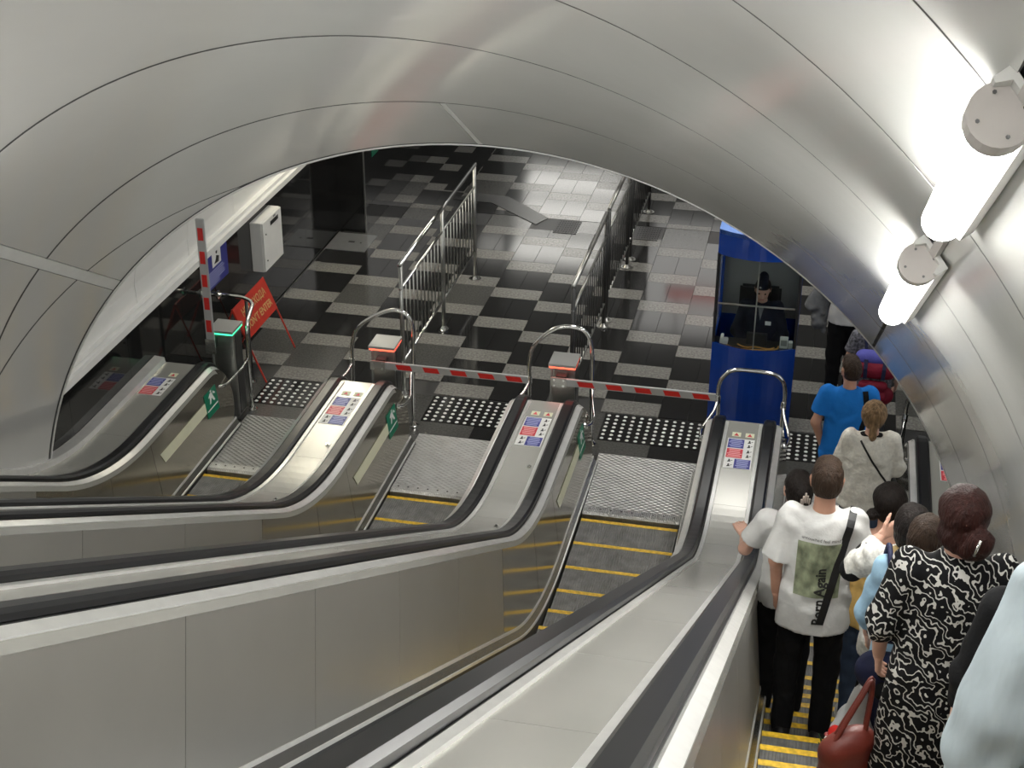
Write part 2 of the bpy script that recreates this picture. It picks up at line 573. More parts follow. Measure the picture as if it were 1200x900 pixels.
# ------------------------------------------------------------------ escalator step bands
STEP0 = 11.88
LABELS_E = ['escalator steps and landing plate beside the black wall and the raised barrier arm',
            'escalator steps and landing plate behind the left lowered barrier arm',
            'escalator with five yellow-edged steps in view, behind the right lowered barrier arm',
            'escalator carrying the queue of people down to the blue cabin']
stepmesh = {}
for e in range(4):
    xa, xb = CEN[e] + 0.480, CEN[e + 1] - 0.480
    xm, w = (xa + xb) / 2, (xb - xa) / 2
    t = thing('escalator', LABELS_E[e], 'escalator', loc=(xm, 11.95, 0), group='four escalators side by side')
    if not stepmesh:
        bm = bmesh.new()
        box(bm, -w, w, -0.398, -0.045, -0.05, 0)
        stepmesh['tread'] = obj('tread', bm, 'tread').data
        bm = bmesh.new()
        box(bm, -w, w, -0.045, 0.0, -0.05, 0.002)
        stepmesh['yellow'] = obj('yellow', bm, 'yellow').data
        bm = bmesh.new()
        prism(bm, [(-w, -0.004, -0.02), (-w, -0.04, -0.26), (-w, -0.06, -0.26), (-w, -0.05, -0.02)], (2 * w, 0, 0))
        stepmesh['riser'] = obj('riser', bm, 'riser').data
        for n in ('tread', 'yellow', 'riser'):
            bpy.data.objects.remove(bpy.data.objects[n])
    k_max = 34 if e == 3 else (12 if e == 2 else 8)
    for k in range(k_max):
        y = STEP0 - 0.4 * k
        st = bpy.data.objects.new('step', stepmesh['tread'])
        link(st)
        st.parent = t
        st.location = (0, y - 11.95, zh(y))
        for n, nm in (('yellow', 'yellow_edge'), ('riser', 'riser')):
            o = bpy.data.objects.new(nm, stepmesh[n])
            link(o)
            o.parent = st
    bm = bmesh.new()
    prism(bm, [(-w, 0.0, 0.004), (-w, 0.03, 0.022), (-w, 0.12, 0.022), (-w, 0.12, -0.05), (-w, 0.0, -0.05)], (2 * w, 0, 0))
    obj('comb', bm, 'comb', t)
    boxo('floor_plate', (-w, w, 0.123, 0.41, -0.03, 0.018), 'plate', t)
    boxo('floor_plate', (-w - 0.03, w + 0.03, 0.414, 1.15, -0.03, 0.016), 'plate', t)
    bm = bmesh.new()
    for k in range(9):
        x = -w + 0.06 + k * (2 * w - 0.12) / 8
        cyl(bm, (x, 0.085, 0.02), (x, 0.085, 0.025), 0.009, n=8)
    obj('comb_screws', bm, 'dark_steel', t)

# ------------------------------------------------------------------ floor of the landing hall
TX, TYR = 0.6045, 0.2975
XB, YB = -1.48, 16.395
floor = boxo('floor', (-9.5, 3.6, 12.9, 38.0, -0.10, -0.012), 'grout')
struct(floor, 'polished dark floor of the landing hall in staggered black and grey granite tiles')
lo = boxo('floor_under', (-6.9, 3.4, 9.0, 12.9, -0.5, -0.45), 'grout')
lo.name = 'floor'
struct(lo, 'dark pit floor under the escalator ends')


def in_drain(y0, y1):
    return not (y1 < 19.05 or y0 > 19.5)


tiles = []
g = 0.0025
for kx in range(-7, 9):
    x0, x1 = XB - TX * kx, XB - TX * (kx - 1)
    for j in range(-9, 56):
        y0 = YB + TYR * j
        if y0 < 13.98 or y0 > 30:
            continue
        ph = (j - kx) % 3
        if ph == 0:
            tiles.append((max(x0, -6.36), x1, y0, y0 + TYR, 'tile_light'))
        elif ph == 1:
            xm = (x0 + x1) / 2
            hi = y0 + 2 * TYR
            if random.random() < 0.12:
                tiles.append((max(x0, -6.36), x1, y0, hi, 'tile_mid'))
            else:
                tiles.append((max(x0, -6.36), xm, y0, hi, 'tile_dark'))
                tiles.append((xm, x1, y0, hi, 'tile_dark'))
# rows next to the escalators
for kx in range(-7, 9):
    x0, x1 = XB - TX * kx, XB - TX * (kx - 1)
    tiles.append((max(x0, -6.36), x1, 13.10, 13.395, 'tile_mid' if kx % 3 else 'tile_dark'))
drain = [q for q in tiles if in_drain(q[2], q[3])]
tiles2 = []
for q in tiles:
    if in_drain(q[2], q[3]):
        if q[2] < 19.05 - 0.05:
            tiles2.append((q[0], q[1], q[2], 19.05, q[4]))
        if q[3] > 19.5 + 0.05:
            tiles2.append((q[0], q[1], 19.5, q[3], q[4]))
    else:
        tiles2.append(q)
tiles = [q for q in tiles2 if q[1] - q[0] > 0.05]


def tkey(q):
    x, y = (q[0] + q[1]) / 2, (q[2] + q[3]) / 2
    return y + (0 if -6.4 < x < 0.6 else 8)


tiles.sort(key=tkey)
cache = {}
for q in tiles[:300]:
    w, d = round(q[1] - q[0] - 2 * g, 4), round(q[3] - q[2] - 2 * g, 4)
    key = (w, d, q[4])
    if key not in cache:
        bm = bmesh.new()
        box(bm, 0, w, 0, d, -0.012, 0)
        o = obj('tile', bm, q[4], floor)
        cache[key] = o.data
    else:
        o = bpy.data.objects.new('tile', cache[key])
        link(o)
        o.parent = floor
    o.location = (q[0] + g, q[2] + g, random.uniform(-0.0006, 0.0))
for mt in ('tile_light', 'tile_dark', 'tile_mid'):
    bm = bmesh.new()
    for q in tiles[300:]:
        if q[4] == mt:
            box(bm, q[0] + g, q[1] - g, q[2] + g, q[3] - g, -0.012, random.uniform(-0.0006, 0))
    o = obj('far_tiles', bm, mt, floor)
    o['kind'] = 'stuff'
# drain row with covers
for k in range(16):
    x0 = XB - TX * 8 + k * TX
    boxo('drain_cover', (x0 + 0.004, x0 + TX - 0.004, 19.05, 19.49, -0.012, -0.002), 'tile_mid' if k % 2 else 'dark_steel', floor)
for x0 in (-3.56, -2.46):
    bm = bmesh.new()
    for i in range(9):
        box(bm, x0 + 0.005 + i * 0.035, x0 + 0.025 + i * 0.035, 18.98, 19.46, 0.0, 0.006)
    for i in range(7):
        box(bm, x0, x0 + 0.32, 18.98 + i * 0.076, 18.995 + i * 0.076, 0.0, 0.005)
    obj('drain_grate', bm, 'dark_steel', floor)
bm = bmesh.new()
prism(bm, [(-4.92, 20.28, 0.0), (-4.44, 20.22, 0.0), (-3.72, 19.5, 0.0), (-3.84, 19.22, 0.0), (-4.62, 19.92, 0.0), (-5.2, 19.95, 0)], (0, 0, 0.006))
tag(obj('floor_mat', bm, mat('mat_dark', (0.035, 0.035, 0.035), 0.25, spec=0.5)), 'dark bent flat cover strip lying on the tiles before the drain', 'floor cover')  # thin dark bent outline on the tiles
bm = bmesh.new()
box(bm, -5.42, -5.12, 20.3, 30, 0.0, 0.004)
obj('guide_strip', bm, 'tile_dark', floor)  # plain dark band along the floor
# channel along the black wall
for k in range(16):
    y0 = 13.4 + k * 0.3
    boxo('channel_cover', (-6.355, -6.27, y0 + 0.003, y0 + 0.297, -0.01, 0.002), 'tile_light' if k % 3 == 0 else 'tile_dark', floor)
boxo('channel_edge', (-6.37, -6.357, 13.1, 18.38, -0.01, 0.006), 'steel', floor)
# steel hatch
h = thing('floor_hatch', 'pale square metal hatch cover in the floor by the black wall', 'hatch', (-6.1, 18.03, 0))
boxo('hatch_plate', (-0.26, 0.28, -0.30, 0.30, 0.001, 0.008), 'metal_hatch', h)
boxo('hatch_handle', (-0.03, 0.05, -0.02, 0.02, 0.008, 0.012), 'dark_steel', h)
boxo('hatch_lock', (0.13, 0.15, -0.03, 0.0, 0.008, 0.011), 'dark_steel', h)
# tactile paving in front of each escalator
for e in range(4):
    xa, xb = CEN[e] + 0.38, CEN[e + 1] - 0.38
    t = thing('tactile_paving', ['black tactile paving with white studs, by the post of the raised barrier',
                                 'black tactile paving with white studs, beyond the left lowered barrier arm',
                                 'black tactile paving with white studs, under the right lowered barrier arm',
                                 'black tactile paving with white studs, beside the man in the blue shirt'][e], 'paving', (xa, 13.40, 0), group='tactile strips')
    n = 4
    tw = (xb - xa) / n
    for k in range(n):
        for r in range(2):
            boxo('tactile_tile', (k * tw + 0.002, (k + 1) * tw - 0.002, r * 0.29 + 0.002, (r + 1) * 0.29 - 0.002, -0.012, 0.001), 'tile_dark', t)
    bm = bmesh.new()
    for a in range(13):
        for b in range(7):
            x, y = 0.04 + a * (xb - xa - 0.08) / 12, 0.04 + b * 0.083
            cyl(bm, (x, y, 0.001), (x, y, 0.007), 0.021, 0.014, n=8)
    o = obj('studs', bm, 'stud', t)
    o['kind'] = 'stuff'
# fill between the tactile areas
bm = bmesh.new()
for c in CEN:
    box(bm, c - 0.376, c + 0.376, 13.398, 13.978, -0.012, -0.001)
    box(bm, c - 0.50, c + 0.50, 12.86, 13.098, -0.2, -0.002)
obj('tile_band', bm, 'tile_mid', floor)

# ------------------------------------------------------------------ left wall
WX = -6.38
wall = boxo('wall_left', (WX - 0.25, WX - 0.012, 9.6, 18.4, -0.1, 1.38), 'black')
struct(wall, 'low black polished granite wall below the white cornice')
ys = [9.6, 10.9, 12.1, 13.35, 14.6, 15.85, 17.1, 18.398]
for a, b in zip(ys[:-1], ys[1:]):
    for z0, z1 in ((0.0, 0.66), (0.663, 1.38)):
        boxo('granite_panel', (WX - 0.012, WX, a + 0.0015, b - 0.0015, z0, z1), 'granite_wall', wall)
wall2 = boxo('wall_back', (-9.0, -6.012, 18.412, 26.9, -0.1, 5.0), 'black')
struct(wall2, 'black polished granite wall beyond the corner with a steel edge')
boxo('granite_panel', (-9.0, -6.002, 18.40, 18.411, 0, 5.0), 'granite_wall', wall2)
for k, y in enumerate([18.412, 20.55, 22.7, 24.77]):
    boxo('granite_panel', (-6.011, -6.0, y, y + 2.13, 0, 5.0), 'granite_wall', wall2)
boxo('corner_edge', (-6.012, -5.996, 18.396, 18.42, 0, 5.0), 'steel', wall2)
# cornice and white panels above it
tr = boxo('trim_1', (WX - 0.03, WX + 0.075, 10.32, 18.398, 1.372, 1.44), 'white')
struct(tr, 'white cornice along the top of the black wall')
boxo('cornice_top', (WX - 0.03, WX + 0.035, 10.32, 18.398, 1.441, 1.485), 'white', tr)
wv = bpy.data.objects.new('wall_vault', None)
link(wv)
struct(wv, 'white curved wall panels above the cornice')
seam = [10.33, 11.17, 12.43, 13.69, 14.95, 16.2, 17.45, 18.395]
for a, b in zip(seam[:-1], seam[1:]):
    bm = bmesh.new()
    pts = []
    for k in range(13):
        an = math.radians(180 - 5.5 * k)
        pts.append((-1.95 + 4.48 * math.cos(an), 1.30 + 4.0 * math.sin(an)))
    pts[0] = (WX - 0.02, 1.44)
    out = [(x - 0.03, z + 0.02) for x, z in pts[::-1]]
    prism(bm, [(x, a + 0.006, z) for x, z in pts + out], (0, b - a - 0.012, 0))
    obj('wall_panel', bm, 'white_panel', wv)
# right wall, far wall, ceiling of the hall (mostly hidden behind the tunnel vault)
wr = boxo('wall_right', (1.585, 1.8, 9.0, 18.4, -0.1, 1.40), 'granite_wall')
struct(wr, 'black granite wall on the right of the landing')
wf = boxo('wall_far', (-9.5, 4.5, 38, 38.2, -0.1, 5.2), 'white_panel')
struct(wf, 'far wall of the hall')
wr2 = boxo('wall_right', (3.42, 3.6, 14.5, 36, -0.1, 5.2), 'shade')
struct(wr2, 'pale right wall of the hall')
ce = boxo('ceiling', (-9.5, 3.6, 10.4, 38, 5.0, 5.1), 'shade')
struct(ce, 'ceiling of the landing hall')
for n_, (x, y, lx, ly) in enumerate([(-4.9, 13.6, 0.5, 2.6), (-2.4, 13.6, 0.5, 2.6), (0.3, 13.6, 0.5, 2.6), (-4.2, 17.6, 0.5, 2.6), (-0.8, 17.6, 0.5, 2.6),  # near panels, unseen, added for diffuse light on the floor
                                     (-5.6, 30.5, 2.0, 1.2), (-5.8, 32.8, 2.2, 1.4), (-6.0, 35.0, 2.4, 1.4), (-2.4, 29.8, 2.6, 6.0)]):  # last one added: dim glow mirrored in the floor at the right
    t = thing('ceiling_light', ['warm ceiling light panel nearest the raised barrier', 'warm ceiling light panel over the middle barriers', 'warm ceiling light panel over the blue cabin',
                                'warm ceiling light panel over the railings on the left', 'warm ceiling light panel over the railings on the right',
                                'bright far panel closest to the railings', 'middle one of the bright far panels on the left', 'farthest of the bright far panels on the left', 'large dim far panel on the right'][n_], 'ceiling light', (x, y, 4.97))
    boxo('frame', (-lx / 2 - 0.03, lx / 2 + 0.03, -ly / 2 - 0.03, ly / 2 + 0.03, -0.01, 0.03), 'grey_plastic', t)
    boxo('diffuser', (-lx / 2, lx / 2, -ly / 2, ly / 2, -0.03, -0.011), 'hall_glow' if n_ < 5 else ('far_glow' if n_ < 8 else 'dim_glow'), t)

t = thing('wall_light', 'warm linear light on the curved white wall above the black granite', 'wall light', (-5.74, 16.6, 3.22))
bm = bmesh.new()
prism(bm, [(-0.06, -1.5, -0.20), (0.03, -1.5, -0.16), (0.13, -1.5, 0.16), (0.05, -1.5, 0.22)], (0, 3.0, 0))
obj('diffuser', bm, 'warm_glow', t)
bm = bmesh.new()
for y in (-1.53, 1.5):
    prism(bm, [(-0.09, y, -0.23), (0.045, y, -0.18), (0.15, y, 0.17), (0.03, y, 0.25)], (0, 0.03, 0))
obj('end_caps', bm, 'grey_plastic', t)

# ------------------------------------------------------------------ tunnel vault
VX, VZ, VR, VY = -2.48, 0.126, 3.912, 10.30
RINGS = [9.25, 7.98, 6.70, 5.43, 4.15, 2.88, 1.61, 0.34, -0.93, -2.2, -4.2, -6.5]


def vp(a, y, r=VR):
    a = math.radians(a)
    return (VX + r * math.cos(a), y, VZ + (VY - y) * T30 + r * math.sin(a))


vault = bpy.data.objects.new('ceiling', None)
link(vault)
struct(vault, 'inclined tunnel vault of glossy light grey panels in arched rings')


def vpanel(name, a0, a1, ya, yb, m='vault', r=VR, th=0.012, parent=vault, na=None):
    """ya, yb: functions of the angle or constants"""
    fa = ya if callable(ya) else (lambda q: ya)
    fb = yb if callable(yb) else (lambda q: yb)
    n = na or max(2, int(abs(a1 - a0) / 2.0))
    bm = bmesh.new()
    G = []
    for i in range(n + 1):
        a = a0 + (a1 - a0) * i / n
        y0, y1 = fa(a), fb(a)
        G.append([bm.verts.new(vp(a, y0, r)), bm.verts.new(vp(a, y1, r)), bm.verts.new(vp(a, y1, r + th)), bm.verts.new(vp(a, y0, r + th))])
    for p, q in zip(G[:-1], G[1:]):
        for k in range(4):
            bm.faces.new((p[k], p[(k + 1) % 4], q[(k + 1) % 4], q[k]))
    bm.faces.new(G[0][::-1])
    bm.faces.new(G[-1])
    o = obj(name, bm, m, parent)
    me = o.data
    for p in me.polygons:
        p.use_smooth = True
    me.set_sharp_from_angle(angle=math.radians(30))
    return o


gap = 0.010
edges = [VY] + RINGS
sectors0 = [(-6, 41.55), (41.95, 89.6), (90.2, 138.9), (140.7, 188)]
sectors1 = [(-6, 41.55), (41.95, 138.9), (140.7, 188)]


def cut(a):
    return min(VY, VY - max(0.0, a - 118) * 0.0235)


for i in range(len(edges) - 1):
    y1, y0 = edges[i] - gap, edges[i + 1] + gap
    for a0, a1 in (sectors0 if i == 0 else sectors1):
        if i == 0 and a0 > 89:
            top = 118 if a0 < 100 else None
            vpanel('vault_panel', a0, a1, y0, lambda q: cut(q) - gap)
            if a1 > 118:
                vpanel('collar_panel', max(a0, 118.5), a1, lambda q: cut(q) + gap, VY)
        else:
            vpanel('vault_panel', a0, a1, y0, y1)
    vpanel('seam_strip', 139.0, 140.6, y0 - gap, y1 + gap, 'seam_trim', r=VR - 0.002, na=2)
    if i == 0:
        vpanel('seam_strip', 89.65, 90.15, y0 - gap, y1 + gap, 'seam_trim', r=VR + 0.001, na=2)
for y in RINGS[:-1]:
    vpanel('seam_gasket', -6, 188, y - gap, y + gap, 'gasket', r=VR + 0.0005, th=0.01, na=120)
vpanel('seam_gasket', 118, 188, lambda q: cut(q) - gap, lambda q: cut(q) + gap, 'gasket', r=VR + 0.0015, th=0.01, na=40)
vpanel('vault_backing', -8, 190, -6.5, VY - 0.01, 'vault_dark', r=VR + 0.02, th=0.05)
# rim of the arch
for r, w, m in ((VR - 0.004, 0.018, 'trim'), (VR + 0.004, 0.03, 'vault_dark')):
    vpanel('arch_rim', -6, 188, VY if m == 'vault_dark' else VY + 0.03, VY + 0.03 if m == 'vault_dark' else VY + 0.03 + w, m, r=r, th=0.02, na=90)
# outer skin above the portal
bm = bmesh.new()
ring_a = [vp(a, VY - 0.02, VR + 0.03) for a in range(-6, 189, 6)]
ring_b = [vp(a, VY - 0.02, VR + 1.6) for a in range(-6, 189, 6)]
for k in range(len(ring_a) - 1):
    bm.faces.new([bm.verts.new(p) for p in (ring_a[k], ring_a[k + 1], ring_b[k + 1], ring_b[k])])
bw = obj('wall_portal', bm, 'shade')
struct(bw, 'wall around the arched tunnel mouth')


# ------------------------------------------------------------------ tunnel lamps
def lamp(ang, ya, yb, label):
    d = Vector((0, math.cos(PI / 6), -math.sin(PI / 6)))
    p0, p1 = Vector(vp(ang, ya, VR - 0.085)), Vector(vp(ang, yb, VR - 0.085))
    inward = (Vector(vp(ang, ya, 0)) - Vector(vp(ang, ya, VR))).normalized()
    t = thing('tunnel_lamp', label, 'lamp', tuple(vp(ang, ya, VR)), group='tube lamps along the vault')
    o = Vector(t.location)
    p0, p1 = p0 - o, p1 - o
    bm = bmesh.new()
    n = 20
    L = (p1 - p0).length
    pts, rads = [], []
    for q in (0.0, 0.02, L - 0.06, L - 0.035, L - 0.015, L):
        pts.append(p0 + d * q)
    rads = [0.072, 0.072, 0.072, 0.066, 0.05, 0.02]
    tube(bm, pts, 0.07, 20, rads)
    obj('diffuser', bm, 'lamp_glow', t, smooth=True)
    bm = bmesh.new()
    cyl(bm, p0 - d * 0.10, p0 + d * 0.004, 0.086, n=24)
    cap = obj('end_cap', bm, 'lamp_cap', t)
    bm = bmesh.new()
    u = d.orthogonal().normalized()
    w = d.cross(u)
    for a in range(4):
        q = p0 - d * 0.10 + (u * math.cos(a * 1.57 + .5) + w * math.sin(a * 1.57 + .5)) * 0.06
        cyl(bm, q - d * 0.003, q, 0.006, n=6)
    obj('screw', bm, 'dark_steel', cap)
    bm = bmesh.new()
    side = d.cross(inward).normalized()
    c0 = p0 - inward * 0.08 - d * 0.14
    prism(bm, [c0 - side * 0.085, c0 + side * 0.085, c0 + side * 0.085 + inward * 0.055, c0 + side * 0.07 + inward * 0.06, c0 + side * 0.05 + inward * 0.02, c0 - side * 0.05 + inward * 0.02, c0 - side * 0.07 + inward * 0.06, c0 - side * 0.085 + inward * 0.055], d * (L + 0.16))
    obj('mounting_rail', bm, 'seam_trim', t)
    bm = bmesh.new()
    c0 = p0 - inward * 0.082 - d * 1.0
    prism(bm, [c0 - side * 0.022, c0 + side * 0.022, c0 + side * 0.018 + inward * 0.025, c0 - side * 0.018 + inward * 0.025], d * 0.9)
    obj('conduit', bm, 'lamp_cap', t)


lamp(41.0, 3.98, 5.30, 'large glowing tube lamp on the upper right of the vault')
lamp(41.0, 6.22, 7.75, 'smaller glowing tube lamp lower down the right of the vault')
for k, y in enumerate((1.7, -0.6, -2.9)):
    lamp(41.0, y, y + 1.3, ['tube lamp on the right of the vault just above the camera', 'tube lamp on the right of the vault behind the camera', 'tube lamp on the right of the vault farthest up the tunnel'][k])
for k, y in enumerate((6.2, 3.98, 1.7, -0.6)):
    lamp(140.0, y, y + 1.3, ['tube lamp on the left of the vault, lowest', 'tube lamp on the left of the vault, second from below', 'tube lamp on the left of the vault beside the camera', 'tube lamp on the left of the vault behind the camera'][k])

# ------------------------------------------------------------------ tube guards at the balustrade ends
def guard(c, shape, label, brace=(1,)):
    t = thing('tube_guard', label, 'guard rail', (c, 13.28, 0), group='bent tube guards')
    tubeo('hoop', smooth_path([(x, 0, z) for x, z in shape], 5), 0.021, 'chrome', t, n=12)
    bm = bmesh.new()
    xr, xl = shape[-1][0], shape[0][0]
    for q in (xr, xl):
        bm = bmesh.new()
        cyl(bm, (q, 0, 0), (q, 0, 0.012), 0.055, n=16)
        cyl(bm, (q, 0, 0.012), (q, 0, 0.05), 0.045, 0.026, n=16)
        obj('foot', bm, 'chrome', t, smooth=False)
    for s in brace:
        xx = (xr if s > 0 else xl)
        tubeo('brace', round_corners([(xx, 0, 0.66), (xx + s * 0.012, -0.10, 0.60), (s * 0.42, -0.36, 0.50), (s * 0.405, -0.56, 0.52), (s * 0.365, -0.64, 0.56)], 0.06), 0.015, 'chrome', t)
        bm = bmesh.new()
        flange(bm, (s * (panel_d(0.56)), -0.66, 0.56), (s, 0.1, 0))
        obj('wall_flange', bm, 'chrome', t)
        bm = bmesh.new()
        cyl(bm, (xx, 0, 0.62), (xx, 0, 0.70), 0.027, n=12)
        obj('clamp', bm, 'chrome', t)


guard(CEN[1], [(-0.29, 0.0), (-0.29, 0.55), (-0.28, 0.85), (-0.20, 1.06), (0.03, 1.23), (0.20, 1.28), (0.32, 1.22), (0.36, 1.06), (0.355, 0.80), (0.345, 0.4), (0.34, 0.0)],
      'bent steel tube guard beside the red-lit box of the left barrier', brace=(1, -1))
guard(CEN[2], [(-0.30, 0.0), (-0.30, 0.55), (-0.30, 0.86), (-0.25, 1.05), (-0.07, 1.23), (0.10, 1.28), (0.26, 1.23), (0.32, 1.03), (0.325, 0.77), (0.33, 0.4), (0.34, 0.0)],
      'bent steel tube guard beside the red-lit box of the right barrier', brace=(1, -1))
guard(CEN[3], [(-0.30, 0.0), (-0.29, 0.5), (-0.30, 0.80), (-0.24, 0.93), (-0.14, 0.99), (0.14, 0.99), (0.27, 0.95), (0.33, 0.82), (0.33, 0.5), (0.33, 0.0)],
      'bent steel tube guard in front of the blue cabin', brace=(1, -1))
guard(CEN[4], [(-0.36, 0.0), (-0.36, 0.55), (-0.35, 0.85), (-0.22, 1.0), (0.0, 1.05), (0.15, 1.05), (0.22, 0.9), (0.22, 0.0)],
      'steel tube guard at the right wall, beyond the woman with the ponytail', brace=(-1,))
t = thing('tube_guard', 'steel tube rail from the black wall bending down by the raised barrier', 'guard rail', (-5.65, 13.25, 0), group='bent tube guards')
tubeo('rail', round_corners([(WX + 5.65, 0.6, 1.0), (-0.26, 0.6, 1.0), (-0.12, 0.52, 0.985), (0.0, 0.02, 0.97), (0.0, 0.0, 0.6), (0.0, 0.0, 0.0)], 0.12), 0.021, 'chrome', t, n=12)
tubeo('post', [(-0.23, 0.6, 0.99), (-0.23, 0.6, 0.0)], 0.019, 'dark_steel', t)
bm = bmesh.new()
flange(bm, (0, 0, 0), (0, 0, 1), 0.055)
obj('foot', bm, 'chrome', t)
bm = bmesh.new()
flange(bm, (-0.23, 0.6, 0), (0, 0, 1), 0.05)
obj('foot', bm, 'chrome', t)
bm = bmesh.new()
flange(bm, (WX + 5.652, 0.6, 1.0), (1, 0, 0), 0.05)
obj('wall_flange', bm, 'chrome', t)
bm = bmesh.new()
cyl(bm, (-0.55, 0.6, 1.0), (-0.53, 0.6, 1.0), 0.045, n=16)
obj('ring', bm, 'chrome', t)
tubeo('brace', round_corners([(0.0, 0.0, 0.60), (-0.02, -0.15, 0.55), (-0.05, -0.50, 0.53), (-0.09, -0.62, 0.56)], 0.05), 0.015, 'chrome', t)


# ------------------------------------------------------------------ barrier boxes and arms
def barrier(x, led, label, up=False, x_end=None, z_arm=0.84):
    t = thing('barrier', label, 'barrier', (x, 13.12, 0), group='barriers with striped arms')
    boxo('body', (-0.10, 0.12, -0.10, 0.12, 0.02, 0.955), 'steel', t, bev=0.006)
    boxo('column', (-0.12, -0.102, -0.11, 0.11, 0.02, 0.94), 'cap_grey', t, bev=0.004)
    boxo('base', (-0.14, 0.15, -0.14, 0.15, 0.0, 0.02), 'dark_steel', t)
    boxo('side_plate', (0.121, 0.125, -0.06, 0.10, 0.05, 0.93), 'dark_steel', t)
    boxo('led_band', (-0.128, 0.128, -0.138, 0.138, 0.962, 0.980), led, t)
    boxo('cap', (-0.133, 0.133, -0.143, 0.143, 0.981, 1.006), 'cap_grey', t)
    dy = -0.20
    if up:
        z0, z1 = 0.78, 2.22
        a = boxo('arm', (-0.12, -0.035, dy - 0.014, dy + 0.014, z0, z1), 'arm', t, bev=0.005)
        boxo('bracket', (-0.13, -0.025, dy - 0.024, dy - 0.015, 0.78, 0.94), 'steel', a, bev=0.003)
        boxo('mount', (-0.11, -0.05, dy + 0.014, -0.10, 0.82, 0.92), 'dark_steel', a)
        for k in range(5):
            z = z0 + 0.24 + k * 0.245
            boxo('red_stripe', (-0.105, -0.050, dy - 0.0165, dy - 0.0145, z, z + 0.13), 'red', a)
        for px_ in (-0.105, -0.05):
            for pz_ in (0.81, 0.90):
                bm = bmesh.new()
                cyl(bm, (px_, dy - 0.024, pz_), (px_, dy - 0.032, pz_), 0.010, n=8)
                obj('bolt', bm, 'chrome', a)
    else:
        L = x_end - x
        zc = z_arm
        hh = 0.037
        a = boxo('arm', (-0.09, L, dy - 0.014, dy + 0.014, zc - hh, zc + hh), 'arm', t, bev=0.004)
        boxo('bracket', (-0.095, 0.06, dy - 0.026, dy - 0.015, zc - 0.05, zc + 0.05), 'steel', a, bev=0.003)
        boxo('mount', (-0.05, 0.05, dy + 0.015, -0.10, zc - 0.05, zc + 0.05), 'dark_steel', a)
        n = 5
        for k in range(n):
            x0 = 0.16 + k * (L - 0.30) / (n - 1) * 0.93
            bm = bmesh.new()
            prism(bm, [(x0, dy - 0.0145, zc + 0.026), (x0 + 0.15, dy - 0.0145, zc + 0.026), (x0 + 0.175, dy - 0.0145, zc - 0.026), (x0 + 0.025, dy - 0.0145, zc - 0.026)], (0, -0.002, 0))
            obj('red_stripe', bm, 'red', a)
        for px_ in (-0.06, 0.03):
            for pz_ in (-0.028, 0.028):
                bm = bmesh.new()
                cyl(bm, (px_, dy - 0.026, zc + pz_), (px_, dy - 0.034, zc + pz_), 0.010, n=8)
                obj('bolt', bm, 'chrome', a)


barrier(-5.82, 'led_green', 'steel barrier box with green-lit cap and red-striped arm raised upright', True)
barrier(-4.13, 'led_red', 'red-lit barrier box with lowered striped arm, the left of the two lowered', False, -2.64)
barrier(-2.32, 'led_red', 'red-lit barrier box with lowered striped arm reaching towards the blue cabin', False, -0.83, 0.855)


# ------------------------------------------------------------------ floor railings
def railing(x, segs, label, height=1.46, m='chrome', mb='steel', zlow=0.30, lean=0.0):
    t = thing('floor_railing', label, 'railing', (x, segs[0][0], 0), group='steel railings on the hall floor')
    oy = segs[0][0]
    for (y0, y1, posts) in segs:
        a, b = y0 - oy, y1 - oy
        bm = bmesh.new()
        cyl(bm, (0, a, height), (0, b, height), 0.024, n=12)
        obj('top_rail', bm, m, t, smooth=True)
        bm = bmesh.new()
        cyl(bm, (0, a, height - 0.27), (0, b, height - 0.27), 0.015, n=10)
        obj('middle_rail', bm, m, t, smooth=True)
        bm = bmesh.new()
        cyl(bm, (0, a, zlow), (0, b, zlow), 0.015, n=10)
        obj('lower_rail', bm, m, t, smooth=True)
        n = int((b - a) / 0.145)
        for k in range(n + 1):
            y = a + 0.06 + k * (b - a - 0.12) / n
            bm = bmesh.new()
            cyl(bm, (0, y, zlow), (0, y, height - 0.27), 0.0085, n=6)
            obj('baluster', bm, mb, t, smooth=True)
        for y in posts:
            bm = bmesh.new()
            cyl(bm, (0, y - oy, 0), (0, y - oy, height), 0.022, n=12)
            obj('post', bm, mb, t, smooth=True)
            bm = bmesh.new()
            cyl(bm, (0, y - oy, 0), (0, y - oy, 0.012), 0.075, n=18)
            cyl(bm, (0, y - oy, 0.012), (0, y - oy, 0.045), 0.055, 0.028, n=18)
            obj('foot', bm, m, t)


railing(-4.20, [(13.92, 17.22, (13.95, 15.63, 17.18))], 'single straight steel railing standing left of the double railing', height=1.49, zlow=0.38)
railing(-2.40, [(13.98, 16.15, (14.0, 16.12)), (16.30, 18.1, (16.3, 17.98)), (18.2, 20.2, (18.25, 20.05))], 'long dark steel railing in three lengths, right of the single railing', height=1.40,
        m='steel', mb='dark_steel')

